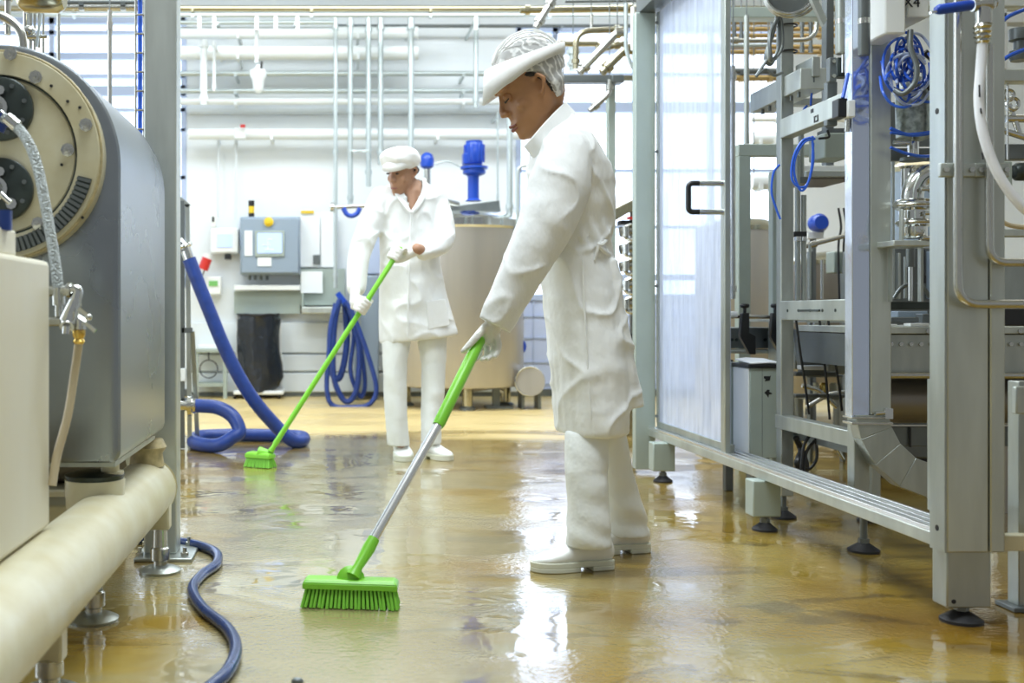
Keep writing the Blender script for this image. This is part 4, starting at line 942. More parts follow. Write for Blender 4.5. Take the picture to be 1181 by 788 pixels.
    col.loft(rings); part(coat, 'collar', 'coat', col, .002)
    part(coat, 'waist_tie', 'coat', MB().sweep(catmull([P(700, 276, 3.46), P(694, 282, 3.42), P(690, 283, 3.41), P(697, 290, 3.43), P(703, 294, 3.46)], 5), .007, 8).ell(P(692, 282, 3.425), .009, .009, .012).sweep([P(690, 284, 3.41), P(686, 300, 3.41)], [.006, .003], 8))
    def onto(pts):  # drop a seam on the near surface of the coat
        return pts
    part(coat, 'side_seam', 'coat', MB().sweep(catmull([P(672, 300, 3.392), P(674, 350, 3.375), P(677, 410, 3.362), P(681, 470, 3.356), P(683, 492, 3.362)], 4), .003, 6))
    # trousers
    tr = MB()
    tr.loft([ering(p, a, b) for p, a, b in [((X(684, 3.5), 3.5, Z(482, 3.5)), .05, .06), ((X(678, 3.45), 3.46, Z(499, 3.45)), .070, .078), ((X(676, 3.43), 3.43, Z(540, 3.43)), .067, .074), ((X(678, 3.42), 3.42, Z(580, 3.42)), .064, .07), ((X(679, 3.41), 3.41, Z(610, 3.41)), .070, .072), ((X(679, 3.41), 3.41, Z(630, 3.41)), .070, .066)]])
    tr.loft([ering(p, a, b) for p, a, b in [((X(695, 3.6), 3.6, Z(470, 3.6)), .08, .08), ((X(699, 3.61), 3.61, Z(500, 3.61)), .066, .075), ((X(706, 3.64), 3.64, Z(540, 3.64)), .066, .07), ((X(715, 3.66), 3.66, Z(575, 3.66)), .070, .068), ((X(722, 3.68), 3.68, Z(600, 3.68)), .074, .068), ((X(723, 3.68), 3.68, Z(618, 3.68)), .072, .066)]])
    me = fuse(tr, .008, 3, 'trousers')
    for v_ in me.vertices:
        p = v_.co.copy(); d = .006*noise.noise(V((p.x*7, p.y*7, p.z*16)))+.008*math.sin(p.z*70+p.x*25)*math.exp(-max(0, p.z-.12)*9)*.6
        v_.co += V((noise.noise(p*6), -1 if p.y < 3.54 else 1, 0))*d
    part(root, 'trousers', 'trouser', me, angle=180)
    shoe(root, FL(613, 659), FL(706, 655), .105, .05); 
    shoe(root, V((X(662, 3.68), 3.66, 0)), V((X(749, 3.69), 3.70, .0)), .10, .05)
    # gloves
    glove(root, 'glove', [([P(574, 362, 3.385), P(567, 379, 3.40), P(561, 388, 3.41)], [.028, .030, .024]), ([P(553, 385, 3.43), P(572, 388, 3.41)], [.014, .015])],
          [([P(560, 377, 3.385), P(550, 388, 3.365), P(542, 397, 3.358), P(534, 405, 3.355)], [.014, .0125, .011, .0085]),
           ([P(571, 386, 3.40), P(575, 396, 3.385), P(574, 405, 3.37), P(571, 411, 3.355)], [.0115, .0105, .0098, .0085]),
           ([P(566, 390, 3.42), P(570, 400, 3.41), P(568, 409, 3.385), P(563, 414, 3.362)], [.0115, .0105, .0098, .0085]),
           ([P(559, 391, 3.43), P(562, 403, 3.43), P(561, 411, 3.40), P(556, 415, 3.372)], [.0115, .0105, .0095, .0082]),
           ([P(553, 390, 3.44), P(553, 403, 3.44), P(553, 411, 3.42), P(549, 415, 3.39)], [.0105, .0095, .0088, .0078])])
    pl, ch = griphand(P(660, 398, 3.70), V((1, 0, .1)), V((0, 1, .2)), P(662, 374, 3.70), .012)
    glove(root, 'glove', pl, ch)
woman()
def broom(root_label, top, hand_to, joint, neck, hd_c, hd_ax, hd_len, hd_w, hd_h, bz, Rh, group, fulls):
    t = T('push_broom', V((hd_c.x, hd_c.y, 0)), root_label, 'broom')
    top, joint, neck = V(top), V(joint), V(neck)
    d = (joint-top).normalized()
    if fulls: part(t, 'handle', 'green', MB().sweep([top, top+d*.006, top+d*.012, joint], [Rh*.5, Rh*.9, Rh, Rh], 18))
    else:
        g1 = V(hand_to)
        part(t, 'grip', 'green', MB().sweep([top, top+d*.006, top+d*.014, g1-d*.012, g1], [Rh*.5, Rh*.95, Rh*1.12, Rh*1.12, Rh], 20), 0, 'bright green grip')
        part(t, 'handle', 'alu', MB().sweep([g1-d*.004, joint], Rh*.82, 20), 0, 'silver aluminium shaft')
    part(t, 'socket', 'green', MB().sweep([joint-d*.002, joint+d*.03, neck-d*.03, neck], [Rh*1.0, Rh*1.12, Rh*.82, Rh*1.25], 18))
    a = V(hd_ax).normalized(); s = V((-a.y, a.x, 0))
    def blk(L, W, z0, z1, tp):
        r = []
        for i in range(2):
            l = L-(tp if i else 0); w_ = W-(tp if i else 0); z = (z0, z1)[i]
            c = V((hd_c.x, hd_c.y, z))
            pts = []
            for sx, sy in ((-1, -1), (1, -1), (1, 1), (-1, 1)): pts.append(c+a*sx*l/2+s*sy*w_/2)
            r.append(pts)
        return r
    m_ = MB(); m_.loft(blk(hd_len, hd_w, bz, bz+hd_h*.65, 0)); m_.loft(blk(hd_len, hd_w, bz+hd_h*.65, bz+hd_h, .02))
    part(t, 'head_block', 'green', m_, .003)
    part(t, 'head_hub', 'green', MB().sweep([V((hd_c.x, hd_c.y, bz+hd_h*.8)), neck+d*.012], [Rh*2.4, Rh*1.2], 16))
    b = MB(); random.seed(3)
    nx = int(hd_len/.0105); ny = max(3, int(hd_w/.013))
    for i in range(nx):
        for j in range(ny):
            u = (i+.5)/nx-.5; v_ = (j+.5)/ny-.5
            p0 = V((hd_c.x, hd_c.y, bz+.004))+a*u*(hd_len-.012)+s*v_*(hd_w-.012)
            p1 = V((hd_c.x, hd_c.y, .001))+a*u*(hd_len+.012)+s*v_*(hd_w+.022)+V((random.uniform(-.002, .002), random.uniform(-.002, .002), random.uniform(0, .003)))
            b.sweep([p0, p1], [.0036, .0048], 6)
    o = part(t, 'bristles', 'greenb', b); o['kind'] = 'stuff'
    return t
hd = FL(404, 701); 
broom('near push broom with green grip, silver shaft and green bristle head', P(555, 389, 3.40), P(505, 491, 3.22), P(431, 622, 3.05), P(407, 665, 2.99), V((X(404.5, 3.0), 3.0, 0)), V((1, -.12, 0)), .262, .07, .026, .052, .0165, None, False)
# ------------------------------------------------------------------ MAN
YM = 6.1
def man():
    root = T('person', V((X(482, YM), YM, 0)), 'man in white coat and hairnet holding the far green broom', 'person')
    Fv = V((-.62, -.72, -.38)).normalized(); Uv = V((-.12, -.30, .95))
    O = P(463, 199, YM-.08); k = .97; fr = frame(Fv, Uv)(O, k)
    mb = MB(); head(mb, fr)
    limb(mb, [fr(-.03, 0, -.05), P(474, 220, YM-.02), P(478, 240, YM)], [.052, .058, .07])
    mb.loft(torso([(372, 450, 508, .08), (330, 448, 505, .09), (270, 446, 502, .09), (235, 446, 502, .09), (222, 455, 496, .07)], YM))
    limb(mb, [P(438, 230, 6.08), P(413, 298, 5.98), P(410, 336, 5.92)], [.04, .035, .026])
    limb(mb, [P(500, 230, 6.1), P(510, 275, 6.02), P(496, 290, 5.92), P(481, 287, 5.83)], [.04, .035, .032, .030])
    limb(mb, [P(459, 395, 6.05), P(458, 450, 6.02), P(462, 512, 6.02)], [.05, .04, .028]); limb(mb, [P(499, 395, 6.12), P(500, 450, 6.08), P(498, 505, 6.06)], [.05, .04, .028])
    # bare V of chest
    mb.sweep([P(477, 214, YM-.03), P(477, 224, YM-.09), P(475, 243, YM-.135)], [.05, .042, .014], 14)
    part(root, 'body', 'skin_m', fuse(mb, .006, 2, 'body'), angle=180)
    for s in (-1, 1):
        part(root, 'eyebrow', 'hair', MB().sweep([fr(.099, s*.014, .044), fr(.097, s*.03, .05), fr(.079, s*.052, .045)], [.003, .0035, .002], 8))
        part(root, 'eye', 'hair', MB().ell(fr(.086, s*.032, .018), .010, .010, .005, 12, 8))
    part(root, 'lips', 'lip_m', MB().sweep([fr(.092, -.022, -.066), fr(.103, 0, -.064), fr(.092, .022, -.066)], [.003, .006, .003], 8))
    part(root, 'hair', 'hair', MB().sweep([fr(-.02, -.074, .03), fr(-.06, -.068, .0), fr(-.09, -.04, -.02), fr(-.1, 0, -.03), fr(-.09, .04, -.02), fr(-.06, .068, 0), fr(-.02, .074, .03)], .014, 10))
    C = fr(-.01, 0, .075)
    me = fuse(MB().ell(C, .116, .110, .070, 28, 18).ell(fr(-.05, 0, .05), .075, .075, .07), .008, 4, 'hairnet')
    for v_ in me.vertices: v_.co += (v_.co-C).normalized()*noise.noise(v_.co*22)*.008
    part(root, 'hairnet', 'cap', me, angle=180)
    # peak
    n = 24; vs = []
    for i in range(n+1):
        a = math.radians(-85+170*i/n); cf = math.cos(a); sn = math.sin(a)
        vs.append(fr(-.01+.108*cf, .094*sn, .085)); vs.append(fr(-.005+.128*cf, .096*sn, .045-.006*cf))
    o = part(root, 'cap_peak', 'cap', MB().add(vs, [(2*i, 2*i+2, 2*i+3, 2*i+1) for i in range(n)])); so = o.modifiers.new('thick', 'SOLIDIFY'); so.thickness = .006
    c = MB()
    c.loft(torso([(392, 438, 527.5, .15, 5), (388, 437, 528, .155, 5), (370, 436.5, 523, .15, 3), (335, 437, 514, .14), (300, 438, 507, .13), (270, 437, 507, .13), (245, 435, 509, .13), (230, 434, 509, .125), (219, 438, 504, .10, 0, .02), (212, 449, 496, .075, 0, .035), (206, 462, 488, .05, 0, .05)], YM))
    limb(c, [P(440, 229, 6.08), P(426, 262, 6.03), P(414, 296, 5.98), P(411, 331, 5.93)], [.07, .068, .062, .056], 20)
    limb(c, [P(502, 229, 6.1), P(511, 258, 6.05), P(510, 279, 5.99), P(489, 290, 5.88)], [.068, .064, .062, .052], 20)
    me = fuse(c, .011, 3, 'coat')
    for v_ in me.vertices:
        p = v_.co.copy(); d = .007*noise.noise(V((p.x*9, p.y*5, p.z*13)))+.005*noise.noise(V((p.x*20+p.z*9, p.y*10, p.z*6)))
        d += .012*max(0, 1-abs(noise.noise(V((p.x*5+p.z*4, p.y*4, p.z*5-p.x*3))))*3.2)**3
        v_.co += V((0, -1 if p.y < YM else 1, 0))*d
        # open V neck: pull the cloth back where skin shows
        a = (p.x-X(474, YM)); zt = Z(243, YM-.1)
        if p.z > zt and abs(a) < (p.z-zt)*.42 and p.y < YM: v_.co.y += .07
    coat = part(root, 'coat', 'coat', me, angle=180)
    for q in ([(452, 217, -.07), (459, 226, -.12), (467, 236, -.148), (474, 245, -.155)], [(489, 206, -.02), (490, 220, -.10), (482, 236, -.145), (475, 245, -.155)]):
        part(coat, 'lapel', 'coat', MB().sweep(catmull([P(a, b, YM+e) for a, b, e in q], 4), [.010+.006*math.sin(i/12*math.pi) for i in range(13)], 8, .5))
    part(coat, 'button_placket', 'coat', MB().sweep([P(474, 246, YM-.148), P(472, 300, YM-.145), P(470, 388, YM-.168)], .006, 6))
    part(coat, 'pocket', 'coat', MB().prism([P(492, 348, YM-.155), P(514, 345, YM-.13), P(519, 375, YM-.13), P(494, 380, YM-.162)], (0, .012, 0)), .002)
    tr = MB()
    tr.loft([ering(p, a, b) for p, a, b in [((X(458, 6.05), 6.08, Z(385, 6.05)), .088, .09), ((X(455.5, 6.04), 6.05, Z(420, 6.04)), .068, .08), ((X(456, 6.03), 6.04, Z(460, 6.03)), .064, .075), ((X(458, 6.02), 6.03, Z(495, 6.02)), .062, .072), ((X(460, 6.02), 6.03, Z(514, 6.02)), .062, .07)]])
    tr.loft([ering(p, a, b) for p, a, b in [((X(497, 6.12), 6.12, Z(380, 6.12)), .09, .09), ((X(500, 6.1), 6.1, Z(420, 6.1)), .070, .08), ((X(499, 6.08), 6.08, Z(460, 6.08)), .064, .075), ((X(497, 6.06), 6.06, Z(495, 6.06)), .058, .072), ((X(497, 6.06), 6.06, Z(512, 6.06)), .058, .07)]])
    me = fuse(tr, .010, 3, 'trousers')
    for v_ in me.vertices:
        p = v_.co.copy(); v_.co += V((.5, -1 if p.y < 6.06 else 1, 0))*.007*noise.noise(V((p.x*7, p.y*7, p.z*12)))
    part(root, 'trousers', 'trouser', me, angle=180)
    shoe(root, V((X(468, 5.9), 5.92, 0)), V((X(461, 6.1), 6.16, 0)), .10, .054); shoe(root, V((X(519, 6.0), 5.96, 0)), V((X(488, 6.1), 6.12, 0)), .10, .052)
    hdir = (P(461, 288, 5.80)-P(313, 519, 5.70)).normalized()
    a = P(463, 286, 5.80); 
    g1 = a-hdir*.045
    pl, ch = griphand(g1, hdir, V((.5, .2, .9)), P(482, 288, 5.84), .014, 1.0); glove(root, 'glove', pl, ch, vox=.005)
    # lower hand lies over the shaft near x=418
    t_ = (P(418, 353.5, 5.77))
    pl, ch = griphand(t_, hdir, V((-.6, -.2, .5)), P(410, 334, 5.90), .014, 1.08); glove(root, 'glove', pl, ch, vox=.005)
man()
broom('far push broom, all green, held slanting by the man', P(463, 285, 5.80), None, P(322, 505, 5.71), P(312, 521, 5.70), V((X(300, 5.72), 5.72, 0)), V((1, -.55, 0)), .15, .07, .03, .05, .0145, None, True)

# ------------------------------------------------------------------ RIGHT: guard frame
def foot(root, x, y, zt, r=.05, m='rubber'):
    part(root, 'leg_stem', 'steel_dull', MB().cyl((x, y, .02), (x, y, zt), .012).prof([(.018, .03), (.018, .045)], (x, y, 0), seg=6))
    part(root, 'foot_pad', m, MB().prof([(r, 0), (r, .008), (r*.6, .022), (.018, .03)], (x, y, 0), seg=20))
def guard():
    t = T('guard_frame', V((1.65, 4.2, 0)), 'tall aluminium machine guard frame with clear sliding door on the right', 'guard frame')
    part(t, 'post', 'steel_light', MB().box(1.584, 1.692, 2.80, 2.86, .192, 4.0), .004)
    part(t, 'post', 'steel_light', MB().box(1.696, 1.735, 2.80, 2.86, .192, 4.0), .004)
    part(t, 'post', 'steel', MB().box(1.578, 1.584, 2.80, 2.87, .192, 4.0))
    part(t, 'leg', 'steel', MB().box(1.592, 1.708, 2.815, 2.885, .045, .20), .004)
    foot(t, 1.65, 2.85, .06, .052)
    part(t, 'post', 'greyp', MB().box(X(733, 5.5), X(756, 5.5), 5.5, 5.56, .02, 2.34), .004, 'grey-green far post of the guard')
    part(t, 'bottom_beam', 'steel_light', MB().box(1.598, 1.715, 2.84, 5.52, .190, .226), .003)
    gr = MB()
    for x in (1.60, 1.632, 1.664, 1.70): gr.box(x, x+.012, 2.86, 5.5, .226, .238)
    part(t, 'track_rail', 'alu', gr, .001)
    part(t, 'top_beam', 'steel_dull', MB().box(1.55, 1.72, 2.84, 5.56, 2.34, 2.42), .003)
    part(t, 'post', 'steel', MB().box(X(836, 4.45), X(842.5, 4.45), 4.45, 4.50, .238, 2.34), .003)
    for (x, y) in ((1.58, 5.22), (1.605, 4.05)):
        part(t, 'leg', 'greyp', MB().box(x-.05, x+.055, y-.03, y+.05, .055, .19), .005); foot(t, x+.005, y, .06, .045)
    d = part(t, 'door_panel', 'poly', MB().box(1.640, 1.648, 4.50, 5.46, .262, 2.33), 0, 'scuffed clear plastic door panel')
    part(d, 'door_rail', 'steel', MB().box(1.630, 1.658, 4.48, 5.47, .238, .268).box(1.630, 1.658, 5.455, 5.48, .26, 2.33), .002)
    sc = MB()
    for py in (26, 175, 330, 480): sc.cyl(P(757.5, py, 5.46), P(757.5, py, 5.45), .008)
    part(d, 'screws', 'steel_dull', sc)
    h = part(t, 'door_handle', 'black', MB().sweep(fillet([P(806, 211.5, 4.47), P(794, 211.5, 4.47), P(794, 244.5, 4.47), P(806, 244.5, 4.47)], .02), .011, 12), 0, 'black grip with steel ends')
    part(h, 'handle_mount', 'chrome', MB().cyl(P(806, 211.5, 4.47), P(836, 211.5, 4.47), .012).cyl(P(806, 244.5, 4.47), P(836, 244.5, 4.47), .012))
    part(t, 'side_plate', 'steel', MB().box(X(1076, 3.0), X(1088, 3.0), 3.0, 3.03, Z(590, 3.0), Z(438, 3.0)), .002)
    part(t, 'end_beam', 'cream', MB().box(1.735, 2.3, 2.83, 2.87, Z(636, 2.83), Z(618, 2.83)), .003)
    part(t, 'side_tab', 'steel', MB().box(1.738, 1.745, 2.82, 2.86, .20, .28))
    hl = MB()
    for z in (.25, 1.34): hl.prof([(.008, 0), (.008, .001)], (1.578, 2.835, z), (-1, 0, 0), 12)
    hl.prof([(.006, 0), (.006, .001)], (1.61, 2.815, .062), (0, -1, 0), 12)
    part(t, 'bolt_hole', 'rubber', hl)
guard()
# pipes clamped on near post
q = 2.77
def pclamp(root, px):
    c = P(px, 196, 2.785); m_ = MB().box(c.x-.045, c.x+.045, 2.785, 2.80, c.z-.018, c.z+.018); o = part(root, 'pipe_clamp', 'steel_light', m_, .003)
    part(o, 'clamp_screws', 'pipe', MB().prof([(.007, 0), (.007, .008)], (c.x-.033, 2.785, c.z), (0, -1, 0), 8).prof([(.007, 0), (.007, .008)], (c.x+.033, 2.785, c.z), (0, -1, 0), 8))
t = T('post_pipe', P(1105, 350, q), 'polished pipe running down the near guard post and bending right low', 'pipe')
part(t, 'pipe_run', 'pipe', MB().sweep(fillet([P(1105, -60, q), P(1105, 351, q), P(1230, 351, q)], .055, 8), .0115, 20)); pclamp(t, 1105)
t = T('post_pipe', P(1141, 303, q), 'polished pipe on the near guard post bending right higher, under the hose', 'pipe')
part(t, 'pipe_run', 'pipe', MB().sweep(fillet([P(1141, 52, q), P(1141, 303, q), P(1230, 303, q)], .045, 8), .0105, 20)); pclamp(t, 1145)
t = T('ball_valve', P(1135, 20, 2.72), 'ball valve with blue sleeved lever at the top right', 'valve')
part(t, 'lever', 'chrome', MB().bar(P(1073, 15, 2.7), P(1085, 12, 2.7), .012, .006)); part(t, 'lever_sleeve', 'bluemotor', MB().sweep([P(1079, 12, 2.7), P(1083, 11, 2.7), P(1120, 6, 2.7), P(1122, 6, 2.7)], [.009, .013, .013, .010], 14), 0, 'dark blue lever sleeve')
part(t, 'valve_body', 'pipe', MB().cyl(P(1121, 6, 2.72), P(1147, 2, 2.72), .016).ell(P(1136, 4, 2.72), .028, .024, .024).cyl(P(1134, 8, 2.72), P(1134, 28, 2.72), .020))
part(t, 'hose_fitting', 'chrome', MB().prof([(.012, 0), (.018, .006), (.014, .012), (.021, .018), (.016, .024), (.022, .03), (.017, .037), (.022, .043), (.018, .05)], P(1133, 51, 2.72), seg=20))
t = T('white_hose', P(1133, 55, 2.70), 'milky white hose hanging from the ball valve and curving right', 'hose')
part(t, 'hose_run', 'whitehose', MB().sweep(catmull([P(1133, 48, 2.72), P(1131, 80, 2.71), P(1129, 115, 2.70), P(1133, 150, 2.69), P(1144, 185, 2.68), P(1160, 215, 2.67), P(1184, 243, 2.66), P(1215, 262, 2.66)], 8), .012, 16))
lt = MB()
for j, (a, b_) in enumerate(((98, 112), (125, 131), (176, 184))): lt.bar(P(1129.5+j*1.4, a, 2.686-.003*j), P(1129.8+j*2.0, b_, 2.685-.004*j), .003)
part(t, 'hose_print', 'rubber', lt)

# ------------------------------------------------------------------ RIGHT: inner machine frame with conveyor
def innerframe():
    t = T('filling_machine_frame', V((1.9, 4.0, 0)), 'inner steel machine frame of posts and beams behind the guard', 'machine frame')
    YA, YB = 4.27, 3.66; xa = X(901, YA); xb = X(985, YB)
    part(t, 'post', 'steel', MB().box(xa, X(915.5, YA), YA, YA+.05, .09, 2.6), .003); foot(t, X(907, YA), YA+.03, .1, .05)
    part(t, 'post', 'steel', MB().box(xb, X(1003, YB), YB, YB+.05, .13, Z(478, YB)), .003); foot(t, X(996, 3.69), 3.69, .14, .052)
    part(t, 'post', 'steel', MB().box(X(1006, 4.2), X(1016, 4.2), 4.2, 4.25, .09, Z(500, 4.2)), .003); foot(t, X(1013, 4.2)-.02, 4.22, .1, .05)
    x2 = X(840, 4.96); part(t, 'post', 'steel_dull', MB().box(x2-.016, x2+.02, 4.95, 4.99, 0, .6), .003)
    part(t, 'side_beam', 'steel', MB().box(xa-.004, xa+.05, YB, YA-.002, .785, .86), .003); part(t, 'side_beam', 'steel', MB().box(xa-.005, xa+.045, YB+.02, YA+.05, .355, .41), .003)
    part(t, 'side_beam', 'steel_dull', MB().box(xa+.06, xa+.1, YB+.02, YA+.05, .315, .355), .002)
    sc = MB()
    for y in (3.8, 3.9, 4.0, 4.1, 4.2): sc.prof([(.006, 0), (.006, .006)], (xa, y, .822), (-1, 0, 0), 8)
    sc.bar((xa-.006, 3.92, .822), (xa-.006, 4.1, .822), .008)
    part(t, 'adjust_screw', 'darkdisc', sc)
    # upper rising-looking beams (level, running back)
    part(t, 'upper_beam', 'steel_light', MB().box(xa-.006, xa+.045, YB+.0, YA-.002, 1.50, 1.575), .003, 'beam with small black marks')
    mk = MB().box(xa-.008, xa-.006, 3.97, 3.99, 1.548, 1.562).box(xa-.008, xa-.006, 3.955, 3.963, 1.508, 1.532).box(xa-.008, xa-.006, 3.93, 3.95, 1.508, 1.514).box(xa-.008, xa-.006, 3.93, 3.936, 1.508, 1.532).box(xa-.008, xa-.006, 3.945, 3.955, 1.526, 1.532)
    part(t, 'beam_marking', 'black', mk)
    part(t, 'upper_tray', 'steel_light', MB().box(X(867, 4.6), X(867, 4.6)+.10, 4.12, 4.62, 1.665, 1.745), .003)
    part(t, 'upper_tray', 'steel', MB().box(1.815, 1.845, 4.11, 4.262, 1.71, 1.786), .003)
    bl = MB()
    for i in range(4): bl.cyl((1.825, 4.125+i*.035, 1.712), (1.825, 4.125+i*.035, 1.69), .006)
    for i in range(6): bl.cyl((X(867, 4.6)+.02, 4.18+i*.07, 1.665), (X(867, 4.6)+.02, 4.18+i*.07, 1.645), .006)
    part(t, 'tray_studs', 'steel_dull', bl)
    part(t, 'top_member', 'greyp', MB().pb(838, 8, 962, 20, 6.0, .1), .004)
    part(t, 'cross_beam', 'greyp', MB().pb(852, 166, 990, 180, 5.7, .06), .004); part(t, 'post', 'greyp', MB().box(X(852, 5.7), X(866, 5.7), 5.7, 5.76, 0, Z(180, 5.7)), .004)
    part(t, 'post', 'greyp', MB().box(X(891, 5.0), X(906, 5.0), 5.0, 5.05, 0, Z(197, 5.0)), .004)
    part(t, 'post', 'steel_dull', MB().box(X(953, 4.9), X(962, 4.9), 4.9, 4.95, Z(200, 4.9), 2.6), .003)
    part(t, 'cross_beam', 'steel', MB().pb(915, 113, 985, 121, 5.3, .06), .003)
innerframe()
def duct():
    Y = 3.6; t = T('cable_duct', P(1005, 480, Y), 'tall shiny steel cable duct ending in a segmented elbow', 'duct')
    x0, xm, x1 = X(984, Y), X(1004.5, Y), X(1028, Y)
    part(t, 'duct_side', 'polish', MB().box(x0, xm, Y+.008, Y+.06, Z(482, Y), 3.2), .003, 'mirror finish side panel'); part(t, 'duct_face', 'steel_light', MB().box(xm, x1, Y, Y+.06, Z(478, Y), 3.2), .003)
    segs = [(1006, 479), (1011, 500), (1024, 524), (1047, 545), (1078, 557)]
    for i in range(len(segs)-1):
        a = P(*segs[i], Y+i*.0004); b = P(*segs[i+1], Y+i*.0004); nn = [V((math.cos(q_), 0, math.sin(q_))) for q_ in [math.radians(g_) for g_ in (0, 22, 40, 60, 72)]]
        w0 = .055; part(t, 'elbow_segment', 'steel', MB().prism([a-nn[i]*w0, a+nn[i]*w0, b+nn[i+1]*w0, b-nn[i+1]*w0], (0, .06, 0)), .002)
    part(t, 'clamp_band', 'pipe', MB().box(x0-.006, x1+.004, Y-.004, Y+.064, Z(490, Y), Z(487, Y)).box(x0-.006, x1+.004, Y-.004, Y+.064, Z(483, Y), Z(481, Y)), .001)
    part(t, 'latch', 'chrome', MB().cyl(P(1009, 477, Y-.01), P(1020, 476, Y-.01), .007).box(X(1019, Y), X(1028, Y), Y-.012, Y, Z(483, Y), Z(471, Y)))
duct()
for i, (px0, px1, py1, m_, lb) in enumerate(((964, 982, 62, 'steel', 'round steel pneumatic cylinder hanging left of the shiny duct'), (990, 1003, 64, 'steel_dull', 'darker steel cylinder in front of the shiny duct'))):
    Y = 3.5 if i else 3.85; r = (px1-px0)/2*Y/F; cx = X((px0+px1)/2, Y)
    t = T('pneumatic_cylinder', V((cx, Y, Z(py1, Y))), lb, 'cylinder')
    part(t, 'barrel', m_, MB().prof([(r*.9, 0), (r, .006), (r, .5)], (cx, Y, Z(py1, Y)), seg=28)); part(t, 'band', 'pipe', MB().prof([(r*1.05, 0), (r*1.05, .018)], (cx, Y, Z(28, Y)), seg=28))
    part(t, 'rod', 'chrome', MB().cyl((cx, Y, Z(py1+(22 if i == 0 else 1), Y)), (cx, Y, Z(py1, Y)), r*.3)) if i == 0 else None
t = T('rod_bracket', P(968, 95, 3.85), 'dark clevis bracket below the hanging pneumatic cylinder', 'bracket')
part(t, 'plate', 'steel_dull', MB().pb(957, 66, 965, 94, 3.8, .03), .003); part(t, 'clevis', 'darkdisc', MB().pb(966, 66, 981, 88, 3.86, .05), .004); part(t, 'bolts', 'pipe', MB().prof([(.007, 0), (.007, .008)], P(961, 71, 3.8), (0, -1, 0), 8).prof([(.007, 0), (.007, .008)], P(961, 88, 3.8), (0, -1, 0), 8))
part(t, 'arm', 'steel_dull', MB().pb(954, 94, 966, 145, 3.86, .03), .003)
t = T('sensor_block', P(975, 134, 3.62), 'small black and cream sensor block at the end of the marked beam', 'sensor')
part(t, 'black_half', 'black', MB().pb(967, 113, 978, 135, 3.6, .05), .004); part(t, 'cream_half', 'whitep', MB().pb(978, 115, 987, 135, 3.59, .05), .004); part(t, 'stud', 'pipe', MB().cyl(P(978, 136, 3.62), P(977, 152, 3.62), .009)); part(t, 'air_fitting', 'bluecable', MB().cyl(P(972, 113, 3.6), P(978, 85, 3.62), .006))
# overhead disc and cable coils
t = T('cable_reel', P(912, 10, 4.1), 'round steel reel with ribbed rim at the top edge', 'reel')
part(t, 'reel_disc', 'steel_dull', MB().cyl(P(910, -8, 4.1), P(912, -8, 4.13), .075)); part(t, 'reel_rim', 'pipe', MB().ring(P(911, -8, 4.1), (.3, 1, -.2), .085, .008, 32, 8).ring(P(913, -8, 4.12), (.3, 1, -.2), .098, .006, 32, 8)); part(t, 'drop_plate', 'steel_light', MB().prism([P(934, -5, 4.0), P(941, -6, 4.0), P(954, 22, 4.0), P(950, 30, 4.0)], (0, .02, 0)))
for i in range(4):
    cx, cy = 893+i*1.5, 55
    pts = [P(896+i, 19, 4.2), P(888-i+3, 40, 4.19-.01*i), P(883+i*2, 66, 4.18-.01*i), P(889+i, 74-i*2, 4.18), P(898+i*1.2, 55, 4.19), P(899+i*.8, 28, 4.2), P(896+i, 19, 4.2)]
    solo('cable_loop', 'steel_dull' if i != 2 else 'steel', MB().sweep(catmull(pts, 6), .0075, 8), ('outermost grey cable loop of the bundle tied on the inner post', 'grey cable loop, second in the bundle tied on the inner post', 'paler grey cable loop in the bundle tied on the inner post', 'innermost grey cable loop of the bundle tied on the inner post')[i], 'cable', 'grey cable bundle on the inner post')
solo('cable_tail', 'steel_dull', MB().sweep(catmull([P(890, 62, 4.17), P(880, 76, 4.17), P(872, 88, 4.17), P(876, 84, 4.17), P(884, 80, 4.17), P(893, 87, 4.17), P(902, 84, 4.2)], 6), .006, 8), 'loose grey cable end trailing below the grey cable bundle', 'cable')
for py, lb in ((30, 'black cable tie round the inner post under the steel reel'), (60, 'black cable tie round the inner post beside the loose grey cable end')): solo('cable_tie', 'black', MB().ring(P(908, py, 4.29), (0, 0, 1), .036, .004, 20, 6), lb, 'cable tie')
for i, (pts, lb) in enumerate((([(938, 158), (925, 163), (915, 182), (913, 205), (920, 215), (930, 214), (936, 195), (938, 165)], 'wider blue air line loop under the marked beam'), ([(940, 160), (928, 164), (918, 180), (916, 200), (922, 218), (928, 218), (934, 205), (938, 185), (937, 162)], 'tighter blue air line loop under the marked beam'), ([(944, 160), (956, 158), (954, 150)], 'short dark air line stub under the marked beam'),
                               ([(899, 190), (892, 200), (890, 222), (895, 240), (900, 253)], 'single blue air line bowing left of the inner post'), ([(935, 122), (937, 105), (945, 98), (955, 95)], 'blue air line arching above the marked beam'), ([(933, 140), (927, 128), (931, 122)], 'tiny blue air line hook above the marked beam'))):
    solo('air_line', 'bluecable' if i != 2 else 'black', MB().sweep(catmull([P(a, b, 3.95 if i < 3 else 4.2) for a, b in pts], 6), .0045, 8), lb, 'cable')
